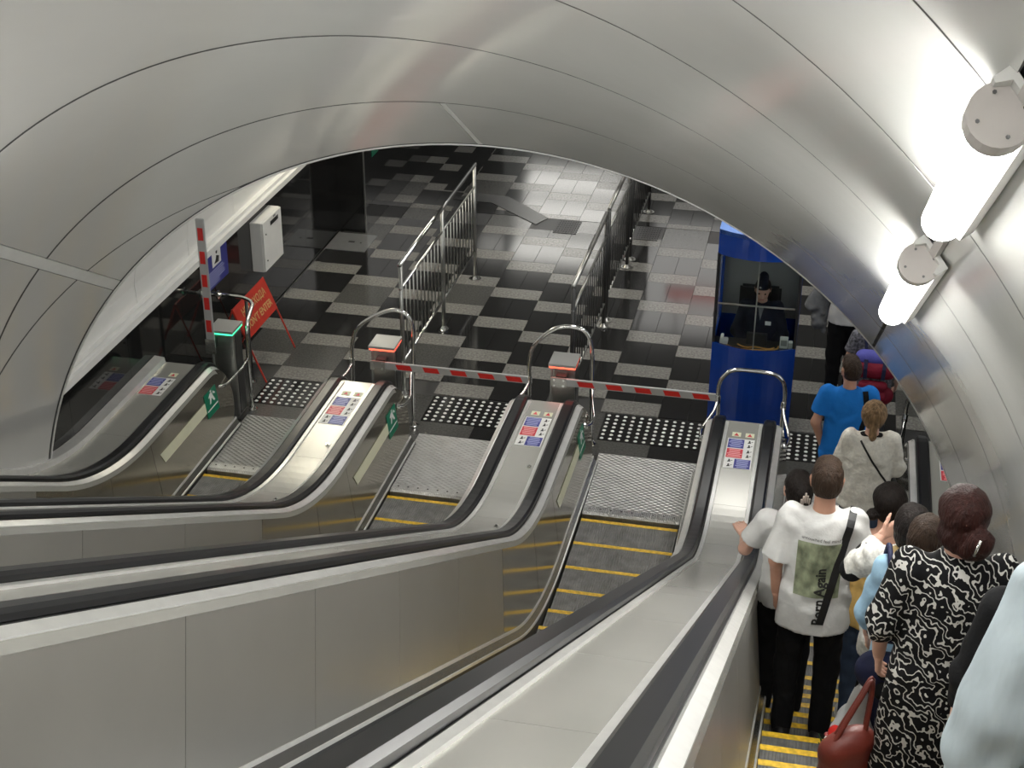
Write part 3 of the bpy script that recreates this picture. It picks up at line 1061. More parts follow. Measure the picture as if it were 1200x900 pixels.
# ------------------------------------------------------------------ things on the black wall
t = thing('wall_cabinet', 'white metal wall cabinet with a small dark window on the black wall', 'cabinet', (WX, 15.6, 0.66))
boxo('body', (0.0, 0.14, -0.30, 0.30, 0.0, 0.60), 'white', t, bev=0.006)
d = boxo('door', (0.141, 0.158, -0.295, 0.295, 0.005, 0.595), 'white', t, bev=0.003)
boxo('window', (0.1585, 0.160, -0.06, 0.19, 0.49, 0.54), 'black', d)
boxo('vent', (0.1585, 0.160, 0.04, 0.11, 0.555, 0.58), 'grey_plastic', d)
for z in (0.12, 0.44):
    bm = bmesh.new()
    cyl(bm, (0.158, -0.22, z), (0.166, -0.22, z), 0.009, n=10)
    obj('lock', bm, 'dark_steel', d)
t = thing('info_sign', 'dark blue notice with a white pictogram on the black wall behind the raised arm', 'sign', (WX, 14.28, 0.93))
boxo('plate', (0.001, 0.006, -0.32, 0.32, 0.0, 0.43), 'blue_print', t)
boxo('pictogram_field', (0.0065, 0.0075, -0.10, 0.14, 0.22, 0.41), 'white', t)
bm = bmesh.new()
for i in range(7):
    w = random.uniform(0.16, 0.26)
    box(bm, 0.0065, 0.0072, -0.27, -0.27 + 2 * w, 0.03 + i * 0.025, 0.041 + i * 0.025)
obj('small_print', bm, 'pale_blue', t)
bm = bmesh.new()
prism(bm, [(0.0078, -0.05, 0.25), (0.0078, 0.07, 0.24), (0.0078, 0.09, 0.30), (0.0078, 0.02, 0.33), (0.0078, 0.0, 0.29)], (0.001, 0, 0))
cyl(bm, (0.0078, 0.03, 0.365), (0.009, 0.03, 0.365), 0.022, n=10)
obj('pictogram', bm, 'black', t)
t = thing('exit_plate', 'small green plate on the black wall beyond the steel corner edge', 'sign', (-6.0, 18.9, 0.95))
boxo('plate', (0.001, 0.006, -0.14, 0.14, 0, 0.20), 'green', t)
boxo('arrow', (0.0065, 0.0075, -0.09, 0.05, 0.08, 0.11), 'white', t)

# ------------------------------------------------------------------ folding red sign
t = thing('folding_sign', 'red folding stand sign with gold lettering on the floor by the black wall', 'sign', (-5.73, 14.33, 0))
k = 0.40
def SB(y, z, o=0.0):
    return (-k * z + o * 0.93, y, z + o * 0.37)
bm = bmesh.new()
prism(bm, [SB(-0.46, 0.47), SB(0.46, 0.47), SB(0.46, 0.83), SB(-0.46, 0.83)], Vector((0.93, 0, 0.37)) * 0.012)
obj('board', bm, 'sign_red', t)
for y in (-0.455, 0.455):
    bm = bmesh.new()
    cyl(bm, SB(y, 0.83), SB(y, 0.0), 0.010, n=8)
    obj('front_leg', bm, 'sign_red', t)
    bm = bmesh.new()
    cyl(bm, SB(y, 0.82), (-k * 0.82 - 0.30, y * 0.98, 0.0), 0.009, n=8)
    obj('back_leg', bm, 'sign_red', t)
for zz, s_, yy in ((0.715, 'НЕТ ВХОДА', 0.02), (0.575, "DON'T ENTER", 0.02)):
    p = SB(yy, zz, 0.0145)
    text_obj('lettering', s_, 0.115, p, (0, 1, 0), (-k, 0, 1), 'gold', t, bold=0.002)

# ------------------------------------------------------------------ attendant's cabin
BX0, BX1, BY0, BY1 = -0.965, -0.145, 13.72, 14.62
t = thing('cabin', 'small blue attendant cabin with curved front, glass windows and blue roof', 'booth', ((BX0 + BX1) / 2, 14.0, 0))
ox = (BX0 + BX1) / 2
HW = (BX1 - BX0) / 2


def arc_front(n=14, inset=0.0):
    pts = []
    for i in range(n + 1):
        u = -1 + 2 * i / n
        pts.append((u * (HW - inset), -0.28 + inset + 0.13 * u * u))
    return pts


def shell(bm, z0, z1, th=0.02, full=True):
    outer = arc_front() + [(HW, 0.62), (-HW, 0.62)]
    inner = arc_front(inset=th) + [(HW - th, 0.62 - th), (-HW + th, 0.62 - th)]
    n = len(outer)
    o0 = [bm.verts.new((x, y, z0)) for x, y in outer]
    o1 = [bm.verts.new((x, y, z1)) for x, y in outer]
    i0 = [bm.verts.new((x, y, z0)) for x, y in inner]
    i1 = [bm.verts.new((x, y, z1)) for x, y in inner]
    for k_ in range(n):
        q = (k_ + 1) % n
        bm.faces.new((o0[k_], o0[q], o1[q], o1[k_]))
        bm.faces.new((i0[k_], i1[k_], i1[q], i0[q]))
        bm.faces.new((o1[k_], o1[q], i1[q], i1[k_]))
        bm.faces.new((o0[k_], i0[k_], i0[q], o0[q]))


bm = bmesh.new()
shell(bm, 0.0, 1.0)
obj('lower_body', bm, 'blue_booth', t)
bm = bmesh.new()
prism(bm, [(x, y, 0.0) for x, y in arc_front(inset=0.02)] + [(HW - 0.02, 0.60, 0), (-HW + 0.02, 0.60, 0)], (0, 0, 0.05))
obj('cabin_floor', bm, 'dark_plastic', t)
bm = bmesh.new()
fr = arc_front(inset=0.022)
prism(bm, [(x, y, 0.93) for x, y in fr] + [(HW - 0.022, 0.08, 0.93), (-HW + 0.022, 0.08, 0.93)], (0, 0, 0.03))
obj('desk', bm, 'dark_plastic', t)
# glass front in three panes
fr = arc_front(n=12)
for a, b in ((0, 6), (6, 12)):
    bm = bmesh.new()
    seg = fr[a:b + 1]
    ins = [(x * 0.985, y + 0.006) for x, y in seg][::-1]
    prism(bm, [(x * 0.99, y + 0.004, 1.003) for x, y in seg] + [(x, y + 0.004, 1.003) for x, y in ins], (0, 0, 0.93))
    obj('front_pane', bm, 'glass', t)
for s in (-1, 1):
    boxo('side_pane', (s * HW - 0.008 if s > 0 else -HW + 0.003, HW - 0.003 if s > 0 else -HW + 0.008, -0.14, 0.46, 1.003, 1.94), 'glass', t)
    bm = bmesh.new()
    cyl(bm, (s * (HW - 0.012), -0.145, 1.0), (s * (HW - 0.012), -0.145, 1.95), 0.016, n=8)
    obj('corner_post', bm, 'dark_plastic', t)
    boxo('rear_post', (s * HW - 0.03 if s > 0 else -HW, HW if s > 0 else -HW + 0.03, 0.47, 0.62, 1.0, 1.95), 'blue_booth', t)
boxo('crossbar', (-HW + 0.04, HW - 0.04, -0.262, -0.25, 1.46, 1.475), 'steel', t)
boxo('centre_bar', (-0.006, 0.006, -0.272, -0.262, 1.003, 1.94), 'steel', t)
boxo('back_panel', (-HW + 0.03, HW - 0.03, 0.58, 0.60, 1.0, 1.95), 'grey_plastic', t)
bm = bmesh.new()
shell(bm, 1.94, 2.19, th=0.03)
obj('roof_band', bm, 'blue_booth', t)
bm = bmesh.new()
prism(bm, [(x, y, 2.15) for x, y in arc_front()] + [(HW, 0.62, 2.15), (-HW, 0.62, 2.15)], (0, 0, 0.045))
obj('roof', bm, mat('pale_blue_roof', (0.11, 0.25, 0.66), 0.35), t)
# on the desk
ph = thing('desk_phone', 'white desk telephone at the left end of the cabin desk', 'telephone', (ox - 0.30, 13.94, 0.96))
boxo('phone_body', (-0.04, 0.04, -0.05, 0.05, 0.0, 0.04), 'white', ph, bev=0.006)
boxo('handset', (-0.035, -0.005, -0.06, 0.06, 0.05, 0.075), 'white', ph, bev=0.006)
boxo('cradle', (-0.03, -0.01, -0.03, 0.03, 0.04, 0.05), 'grey_plastic', ph)
ph = thing('desk_box', 'white control box at the right end of the cabin desk', 'control box', (ox + 0.29, 13.95, 0.96))
boxo('box_body', (-0.04, 0.04, -0.03, 0.03, 0.0, 0.11), 'white', ph, bev=0.005)
boxo('box_panel', (-0.03, 0.03, -0.033, -0.031, 0.03, 0.09), 'grey_plastic', ph)
boxo('side_socket', (0.045, 0.085, -0.03, 0.03, 0.0, 0.07), 'white', ph, bev=0.004)
tag(tubeo('desk_cable', smooth_path([(ox - 0.26, 13.86, 0.975), (ox - 0.2, 13.80, 0.98), (ox - 0.05, 13.79, 0.975), (ox + 0.1, 13.80, 0.98), (ox + 0.22, 13.86, 0.975), (ox + 0.24, 13.92, 0.98)]), 0.008, 'cable'),
    'orange cable looping along the front of the cabin desk', 'cable')
tag(tubeo('desk_cable', smooth_path([(ox - 0.16, 13.90, 0.975), (ox - 0.08, 13.84, 0.978), (ox + 0.02, 13.87, 0.975), (ox + 0.14, 13.84, 0.98), (ox + 0.2, 13.89, 0.975)]), 0.007, 'cable'),
    'orange cable lying inside the other one on the cabin desk', 'cable')
bm = bmesh.new()
box(bm, -0.10, 0.10, -0.02, 0.02, 0, 0.12)
tag(obj('control_panel', bm, 'dark_plastic'), 'dark control panel in the middle of the cabin desk', 'control panel').location = (ox + 0.02, 13.97, 0.96)
ch = thing('cabin_chair', 'black high-backed chair behind the attendant in the cabin', 'chair', (ox, 14.36, 0.05))
boxo('seat', (-0.22, 0.22, -0.18, 0.16, 0.62, 0.70), 'dark_plastic', ch, bev=0.03)
boxo('backrest', (-0.21, 0.21, 0.13, 0.19, 0.72, 1.32), 'dark_plastic', ch, bev=0.025)
boxo('stem', (-0.03, 0.03, -0.03, 0.03, 0.03, 0.62), 'dark_steel', ch)
boxo('chair_base', (-0.2, 0.2, -0.17, 0.17, 0.0, 0.03), 'dark_steel', ch, bev=0.01)

# red illuminated hanging sign deeper in the hall (its image shows in the floor)
t = thing('hanging_sign', 'red lit hanging sign high above the far end of the hall', 'sign', (-1.75, 24.2, 2.9))
boxo('casing', (-0.80, 0.80, 0, 0.12, 0, 0.17), 'dark_plastic', t)
boxo('lit_face', (-0.77, 0.77, -0.006, -0.001, 0.02, 0.15), mat('sign_glow', (0.9, 0.08, 0.06), 0.4, emit=0.8), t)
for x in (-0.6, 0.6):
    boxo('hanger', (x - 0.015, x + 0.015, 0.04, 0.07, 0.17, 2.1), 'steel', t)


# ------------------------------------------------------------------ people: bodies and clothes grown from distance fields
def prim_d(P, q):
    k = q[0]
    if k == 'c':        # tapered capsule (a, b, ra, rb, depth factor)
        a, b, ra, rb = np.array(q[1], float), np.array(q[2], float), q[3], q[4]
        fy = q[5] if len(q) > 5 else 1.0
        S = np.array([1.0, fy, 1.0])
        p = (P - a) * S
        ba = (b - a) * S
        t = np.clip((p @ ba) / (ba @ ba + 1e-12), 0, 1)
        d = np.sqrt(((p - t[..., None] * ba) ** 2).sum(-1)) - (ra + t * (rb - ra))
        return d / (1.0 if fy <= 1 else (1 + fy) / 2)
    if k == 'e':
        c, r = np.array(q[1], float), np.array(q[2], float)
        p = P - c
        k0 = np.sqrt(((p / r) ** 2).sum(-1)) + 1e-9
        k1 = np.sqrt(((p / (r * r)) ** 2).sum(-1)) + 1e-9
        return k0 * (k0 - 1) / k1


def prim_box(q):
    if q[0] == 'c':
        a, b = np.array(q[1], float), np.array(q[2], float)
        r = max(q[3], q[4])
        return np.minimum(a, b) - r, np.maximum(a, b) + r
    c, r = np.array(q[1], float), np.array(q[2], float)
    return c - r, c + r


def field(prims, h, k=0.02, pad=0.03, cuts=(), noise=None, bounds=None):
    lo = np.min([prim_box(q)[0] for q in (bounds or prims)], 0) - pad
    hi = np.max([prim_box(q)[1] for q in (bounds or prims)], 0) + pad
    n = np.ceil((hi - lo) / h).astype(int) + 1
    F = np.full(n, 0.2, np.float32)
    ax = [lo[i] + h * np.arange(n[i]) for i in range(3)]
    for q in prims:
        a, b = prim_box(q)
        i0 = np.maximum(((a - 0.06 - lo) / h).astype(int), 0)
        i1 = np.minimum(((b + 0.06 - lo) / h).astype(int) + 2, n)
        sl = tuple(slice(x, y) for x, y in zip(i0, i1))
        G = np.stack(np.meshgrid(*[ax[i][sl[i]] for i in range(3)], indexing='ij'), -1)
        d = prim_d(G, q)
        f = F[sl]
        hh = np.maximum(k - np.abs(f - d), 0) / k
        F[sl] = np.minimum(f, d) - hh * hh * k * 0.25
    G = None
    if noise or cuts:
        X, Y, Z = np.meshgrid(*ax, indexing='ij')
        if noise:
            A, sc, seed = noise
            ph = seed * 1.7
            w1 = np.sin(X * sc * 0.7 + ph) + np.sin(Z * sc * 0.55 + 2 * ph) + np.sin(Y * sc * 0.6 + 3 * ph)
            F += A * (np.sin((X * 0.75 + Z * 0.8) * sc + 2.2 * w1 + ph) * 0.55 + np.sin((Z * 1.0 - X * 0.6 + Y * 0.7) * sc * 1.3 + 1.8 * w1 - ph) * 0.45)
        for c in cuts:       # (nx, ny, nz, d): keep where n.p < d
            F = np.maximum(F, (X * c[0] + Y * c[1] + Z * c[2] - c[3]).astype(np.float32))
    F[0], F[-1], F[:, 0], F[:, -1], F[:, :, 0], F[:, :, -1] = 1, 1, 1, 1, 1, 1
    return F, lo


EDG = [(0, 1), (2, 3), (4, 5), (6, 7), (0, 2), (1, 3), (4, 6), (5, 7), (0, 4), (1, 5), (2, 6), (3, 7)]
COR = np.array([(i & 1, (i >> 1) & 1, (i >> 2) & 1) for i in range(8)])


def surf(F, lo, h):
    S = F < 0
    c = np.zeros(np.array(S.shape) - 1, np.int8)
    for o in COR:
        c += S[o[0]:S.shape[0] - 1 + o[0], o[1]:S.shape[1] - 1 + o[1], o[2]:S.shape[2] - 1 + o[2]]
    act = np.argwhere((c > 0) & (c < 8))
    vals = np.stack([F[tuple((act + o).T)] for o in COR], 1)
    acc = np.zeros((len(act), 3))
    cnt = np.zeros(len(act))
    for a, b in EDG:
        va, vb = vals[:, a], vals[:, b]
        m = (va < 0) != (vb < 0)
        t = np.where(m, va / np.where(m, va - vb, 1), 0)
        acc += m[:, None] * (COR[a] + t[:, None] * (COR[b] - COR[a]))
        cnt += m
    V = lo + h * (act + acc / cnt[:, None])
    idx = -np.ones(c.shape, np.int64)
    idx[tuple(act.T)] = np.arange(len(act))
    Q = []
    for ax_ in range(3):
        u, v = [(1, 2), (2, 0), (0, 1)][ax_]
        s0 = [slice(None)] * 3
        s1 = [slice(None)] * 3
        s0[ax_] = slice(0, -1)
        s1[ax_] = slice(1, None)
        A, B = S[tuple(s0)], S[tuple(s1)]
        e = np.argwhere(A != B)
        e = e[(e[:, u] > 0) & (e[:, v] > 0)]
        fl = A[tuple(e.T)]
        du, dv = np.eye(3, dtype=int)[u], np.eye(3, dtype=int)[v]
        ok = np.all(e < np.array(c.shape), 1)
        e, fl = e[ok], fl[ok]
        q = np.stack([idx[tuple((e - du - dv).T)], idx[tuple((e - dv).T)], idx[tuple(e.T)], idx[tuple((e - du).T)]], 1)
        q[~fl] = q[~fl][:, ::-1]
        Q.append(q)
    Q = np.concatenate(Q)
    Q = Q[(Q >= 0).all(1)]
    return V, Q


def smoothv(V, Q, it=2):
    for _ in range(it):
        acc = np.zeros_like(V)
        cnt = np.zeros(len(V))
        for a, b in ((0, 1), (1, 2), (2, 3), (3, 0)):
            np.add.at(acc, Q[:, a], V[Q[:, b]])
            np.add.at(cnt, Q[:, a], 1)
            np.add.at(acc, Q[:, b], V[Q[:, a]])
            np.add.at(cnt, Q[:, b], 1)
        V = 0.5 * V + 0.5 * acc / np.maximum(cnt, 1)[:, None]
    return V


def npmesh(name, VQ, m, parent=None):
    V, Q = VQ
    me = bpy.data.meshes.new(name)
    me.vertices.add(len(V))
    me.vertices.foreach_set('co', V.astype(np.float32).ravel())
    me.loops.add(len(Q) * 4)
    me.loops.foreach_set('vertex_index', Q.astype(np.int32).ravel())
    me.polygons.add(len(Q))
    me.polygons.foreach_set('loop_start', np.arange(0, len(Q) * 4, 4, dtype=np.int32))
    me.polygons.foreach_set('use_smooth', np.ones(len(Q), bool))
    me.update(calc_edges=True)
    me.materials.append(M[m] if isinstance(m, str) else m)
    o = bpy.data.objects.new(name, me)
    link(o)
    if parent is not None:
        o.parent = parent
    return o


def grow(name, prims, m, parent, h=0.011, k=0.02, cuts=(), noise=None, sm=1):
    F, lo = field(prims, h, k, cuts=cuts, noise=noise)
    V, Q = surf(F, lo, h)
    return npmesh(name, (smoothv(V, Q, sm), Q), m, parent)


def merge(parts):
    Vs, Qs, n = [], [], 0
    for V, Q in parts:
        Vs.append(V)
        Qs.append(Q + n)
        n += len(V)
    return np.concatenate(Vs), np.concatenate(Qs)


def cloth(name, col, rough=0.85, **kw):
    kw.setdefault('var', 0.06)
    kw.setdefault('vscale', 12)
    kw.setdefault('bump', 0.25)
    kw.setdefault('bscale', 28)
    return mat(name, col, rough, spec=0.2, **kw)


def hairm(name, col, var=0.4):
    return mat(name, tuple(c * 0.55 for c in col), 0.55, var=var, vscale=16, bump=0.6, bscale=38, stretch=(3.2, 3.2, 0.7), spec=0.22)


M['skin'] = mat('skin', (0.46, 0.25, 0.175), 0.5, var=0.08, vscale=10, spec=0.35)
M['skin_pale'] = mat('skin_pale', (0.56, 0.33, 0.25), 0.5, var=0.07, vscale=10, spec=0.35)
M['lips'] = mat('lips', (0.40, 0.09, 0.09), 0.4)
M['eye'] = mat('eye_dark', (0.02, 0.015, 0.012), 0.2)
M['hair_brown'] = hairm('brown_hair', (0.055, 0.032, 0.02))
M['hair_dark'] = hairm('dark_hair', (0.018, 0.012, 0.010))
M['hair_red'] = hairm('dark_red_hair', (0.048, 0.013, 0.010))
M['hair_blonde'] = hairm('dark_blonde_hair', (0.40, 0.25, 0.13), 0.6)
M['hair_fair'] = hairm('fair_hair', (0.95, 0.70, 0.42), 0.3)


def hand_prims(w, d, side, curl, s, palm_n):
    """w wrist, d direction of the hand, side = thumb direction, palm_n = palm normal"""
    w, d, side, pn = [Vector(x) for x in (w, d, side, palm_n)]
    d.normalize()
    side = (side - d * side.dot(d)).normalized()
    pn = d.cross(side) if d.cross(side).dot(pn) > 0 else -d.cross(side)
    pr = []
    for f in range(-1, 3):
        off = side * (-0.020 * (f - 0.5)) * s
        pr.append(('c', w + d * 0.01 * s + off * 0.6, w + d * 0.085 * s + off, 0.016 * s, 0.013 * s))
    for i, (f, L) in enumerate(((-1, 0.070), (0, 0.078), (1, 0.072), (2, 0.056))):
        p = w + d * 0.085 * s + side * (-0.020 * (f - 0.5)) * s
        dd = d.copy()
        for j, fr in enumerate((0.45, 0.32, 0.23)):
            dd = (dd + pn * math.tan(curl * (0.5 + 0.5 * j))).normalized()
            e = p + dd * L * fr * s
            pr.append(('c', p, e, (0.0095 - 0.0008 * j) * s, (0.0087 - 0.001 * j) * s))
            p = e
    p = w + d * 0.025 * s + side * 0.022 * s
    dd = (d * 0.7 + side * 0.75).normalized()
    for j, L in enumerate((0.045, 0.034, 0.026)):
        e = p + dd * L * s
        pr.append(('c', p, e, (0.0125 - 0.0015 * j) * s, (0.0115 - 0.0018 * j) * s))
        p = e
        dd = (dd * 0.8 + d * 0.4 + pn * 0.2 * (1 + curl)).normalized()
    return [(q[0], tuple(q[1]), tuple(q[2]), q[3], q[4]) for q in pr]


def person(label, pos, yaw, H, arms, head_yaw=0.0, head_tilt=0.0, skin='skin', build=1.0, seated=False, legs=None, loc_z=None, stance=0.09, step=0.0, lean=0.0):
    """returns the empty and a dict of joints in local space (facing +Y)"""
    s = H / 1.75
    t = thing('person', label, 'person', pos)
    t.rotation_euler = (0, 0, yaw)
    J = {}
    V3 = lambda x, y, z: np.array([x * s, y * s, z * s])
    J['s'] = s
    J['pel'] = V3(0, 0, 0.95)
    J['chest'] = V3(0, lean * 0.6, 1.28)
    J['neck'] = V3(0, lean + -0.005, 1.47)
    J['head'] = V3(0, lean + 0.03 + head_tilt * 0.1, 1.625)
    for sd, n in ((-1, 'L'), (1, 'R')):
        J['sh' + n] = V3(sd * 0.175 * build, lean * 0.9, 1.425)
        J['hip' + n] = V3(sd * 0.085, 0, 0.92)
        J['kn' + n] = V3(sd * (stance + 0.005), 0.015 + sd * step * 0.5, 0.49)
        J['an' + n] = V3(sd * stance, -0.02 + sd * step, 0.085)
        J['toe' + n] = V3(sd * (stance + 0.025), 0.16 + sd * step, 0.03)
        e, w = arms[n]
        J['el' + n] = V3(*e)
        J['wr' + n] = V3(*w)
    if legs:
        for k_, v_ in legs.items():
            J[k_] = V3(*v_)
    # ---- body
    b = build
    pr = [('c', J['pel'], J['chest'], 0.135 * s * b, 0.142 * s * b, 1.45), ('c', J['shL'] * 0.8 + J['chest'] * 0.2, J['shR'] * 0.8 + J['chest'] * 0.2, 0.058 * s, 0.058 * s),
          ('c', J['neck'] - V3(0, 0, 0.06), J['neck'] + V3(0, 0.012, 0.09), 0.060 * s, 0.052 * s)]
    for n in 'LR':
        pr += [('c', J['sh' + n], J['el' + n], 0.050 * s * b, 0.040 * s * b), ('c', J['el' + n], J['wr' + n], 0.041 * s * b, 0.027 * s),
               ('c', J['hip' + n], J['kn' + n], 0.085 * s * b, 0.056 * s), ('c', J['kn' + n], J['an' + n], 0.055 * s, 0.038 * s),
               ('c', J['an' + n] - V3(0, 0.02, 0.02), J['toe' + n], 0.036 * s, 0.028 * s)]
    pr = [(q[0], tuple(q[1]), tuple(q[2])) + tuple(q[3:]) for q in pr]
    F, lo = field(pr, 0.012, 0.03)
    parts = [surf(F, lo, 0.012)]
    # ---- head with a face
    hd = J['head']
    ca, sa = math.cos(head_yaw), math.sin(head_yaw)

    def Hd(x, y, z):
        y2, z2 = y * math.cos(head_tilt) - z * math.sin(-head_tilt), z * math.cos(head_tilt) + y * math.sin(-head_tilt)
        return tuple(hd + np.array([x * ca - y2 * sa, x * sa + y2 * ca, z2]) * s)
    J['H'] = Hd
    hp = [('e', Hd(0, -0.012, 0.02), (0.076 * s, 0.092 * s, 0.098 * s)), ('e', Hd(0, 0.012, -0.045), (0.060 * s, 0.074 * s, 0.075 * s)),
          ('c', Hd(0, -0.01, -0.13), Hd(0, -0.008, -0.03), 0.053 * s, 0.052 * s), ('c', Hd(0, 0.078, 0.01), Hd(0, 0.096, -0.028), 0.008 * s, 0.014 * s),
          ('c', Hd(-0.022, 0.072, -0.066), Hd(0.022, 0.072, -0.066), 0.012 * s, 0.012 * s), ('e', Hd(0, 0.062, -0.10), (0.026 * s, 0.024 * s, 0.02 * s)),
          ('c', Hd(-0.040, 0.072, 0.028), Hd(0.040, 0.072, 0.028), 0.011 * s, 0.011 * s)]
    for sd in (-1, 1):
        hp += [('c', Hd(sd * 0.076, -0.012, 0.018), Hd(sd * 0.072, -0.004, -0.032), 0.014 * s, 0.010 * s), ('e', Hd(sd * 0.036, 0.062, -0.03), (0.022 * s, 0.02 * s, 0.022 * s))]
    F, lo = field(hp, 0.006, 0.014)
    parts.append(surf(F, lo, 0.006))
    for n, sd in (('L', -1), ('R', 1)):
        e, w = Vector(J['el' + n]), Vector(J['wr' + n])
        d = (w - e).normalized()
        opt = arms.get('hand' + n, {})
        d = Vector(opt.get('d', d))
        th = Vector(opt.get('thumb', (0, 1, 0.1)))
        pn = Vector(opt.get('palm', (-sd, 0, 0)))
        hp2 = [('c', tuple(w - d * 0.03), tuple(w + d * 0.015), 0.026 * s, 0.023 * s)] + hand_prims(w, d, th, opt.get('curl', 0.45), s, pn)
        F, lo = field(hp2, 0.0042, 0.007)
        parts.append(surf(F, lo, 0.0042))
    V, Q = merge(parts)
    body = npmesh('body', (smoothv(V, Q, 1), Q), skin, t)
    J['t'] = t
    J['V3'] = V3
    # eyes, mouth
    bm = bmesh.new()
    for sd in (-1, 1):
        c = Vector(Hd(sd * 0.032, 0.0765, 0.008))
        bmesh.ops.create_uvsphere(bm, u_segments=8, v_segments=6, radius=0.010 * s, matrix=Matrix.Translation(c))
    obj('eyes', bm, 'eye', t, smooth=True)
    bm = bmesh.new()
    cyl(bm, Hd(-0.02, 0.083, -0.064), Hd(0.02, 0.083, -0.064), 0.006 * s, n=8)
    obj('mouth', bm, 'lips', t, smooth=True)
    return J


def A(v):
    return tuple(float(x) for x in v)


def shirt(J, m, hem=0.82, sleeve=0.62, fit=1.0, noise=(0.004, 34, 1), name='shirt', neck=1.485, long=False, waist=None, hem_flare=1.0, h=0.011, slack=1.0):
    s, V3 = J['s'], J['V3']
    pel, ch = J['pel'].copy(), J['chest']
    lowp = np.array([0, 0, (hem - 0.02) * s])
    pr = [('c', A(lowp), A(pel), 0.192 * s * fit * hem_flare, 0.180 * s * fit, 1.42), ('c', A(pel), A(ch + V3(0, 0, 0.02)), 0.172 * s * fit, 0.172 * s * fit, 1.42),
          ('c', A(J['shL'] * 0.92 + ch * 0.08 + V3(0, 0, -0.012)), A(J['shR'] * 0.92 + ch * 0.08 + V3(0, 0, -0.012)), 0.070 * s, 0.070 * s),
          ('c', A(J['neck'] - V3(0, 0, 0.1)), A(J['neck'] + V3(0, 0, 0.0)), 0.10 * s, 0.068 * s)]
    cuts = [(0, 0, 1, neck * s), (0, 0, -1, -hem * s)]
    slv = {}
    for n in 'LR':
        sh, el, wr = J['sh' + n], J['el' + n], J['wr' + n]
        if sleeve <= 1.0:
            e = sh + (el - sh) * (sleeve + 0.12)
            slv[n] = [('c', A(sh), A(e), 0.070 * s * fit, 0.078 * s * fit * slack)]
        else:
            e = el + (wr - el) * (sleeve - 1.0 + 0.1)
            slv[n] = [('c', A(sh), A(el), 0.068 * s * fit, 0.060 * s * fit * slack), ('c', A(el), A(e), 0.060 * s * fit * slack, 0.046 * s * fit * slack)]
    allp = pr + slv['L'] + slv['R']
    F, lo = field(pr, h, 0.035, cuts=cuts, noise=noise, bounds=allp)
    n_ = F.shape
    X, Y, Z = np.meshgrid(*[lo[i] + h * np.arange(n_[i]) for i in range(3)], indexing='ij')
    for n in 'LR':
        G, _ = field(slv[n], h, 0.03, noise=noise, bounds=allp)
        sh, el, wr = J['sh' + n], J['el' + n], J['wr' + n]
        a, b = (sh, el) if sleeve <= 1.0 else (el, wr)
        fr = sleeve if sleeve <= 1.0 else sleeve - 1.0
        d = (b - a) / np.linalg.norm(b - a)
        e = a + (b - a) * fr
        G = np.maximum(G, np.where(np.sqrt((X - e[0]) ** 2 + (Y - e[1]) ** 2 + (Z - e[2]) ** 2) < 0.2, (X - e[0]) * d[0] + (Y - e[1]) * d[1] + (Z - e[2]) * d[2], -1))
        kk = 0.03
        hh = np.maximum(kk - np.abs(F - G), 0) / kk
        F = np.minimum(F, G) - hh * hh * kk * 0.25
    F[0], F[-1], F[:, 0], F[:, -1], F[:, :, 0], F[:, :, -1] = 1, 1, 1, 1, 1, 1
    V, Q = surf(F, lo, h)
    return npmesh(name, (smoothv(V, Q, 1), Q), m, J['t'])


def trousers(J, m, fit=1.0, noise=(0.004, 30, 2), top=0.99, bottom=0.06, name='trousers', h=0.012):
    s = J['s']
    pr = [('c', A(J['pel'] - J['V3'](0, 0, 0.03)), A(J['pel'] + J['V3'](0, 0, 0.06)), 0.158 * s, 0.146 * s, 1.4)]
    for n in 'LR':
        pr += [('c', A(J['hip' + n]), A(J['kn' + n]), 0.090 * s * fit, 0.074 * s * fit), ('c', A(J['kn' + n]), A(J['an' + n]), 0.074 * s * fit, 0.058 * s * fit)]
    cuts = [(0, 0, 1, top * s), (0, 0, -1, -bottom * s)]
    return grow(name, pr, m, J['t'], h=h, k=0.03, cuts=cuts, noise=noise)


def shoes(J, m, sole='white'):
    s, V3 = J['s'], J['V3']
    for n in 'LR':
        a, b = J['an' + n], J['toe' + n]
        pr = [('c', A(a - V3(0, 0.045, 0.045)), A(b), 0.044 * s, 0.038 * s), ('c', A(a - V3(0, 0.03, 0.03)), A(a + V3(0, 0, 0.02)), 0.047 * s, 0.050 * s)]
        sh = grow('shoe', pr, m, J['t'], h=0.010, k=0.02, cuts=[(0, 0, -1, -0.018 * s + (0 if a[2] < 0.2 else 9))])
        pr = [('c', A(a * np.array([1, 1, 0]) + V3(0, -0.045, 0.0)), A(b * np.array([1, 1, 0])), 0.048 * s, 0.042 * s)]
        if a[2] < 0.2:
            grow('sole', pr, sole, sh, h=0.009, cuts=[(0, 0, -1, 0.0), (0, 0, 1, 0.02 * s)])


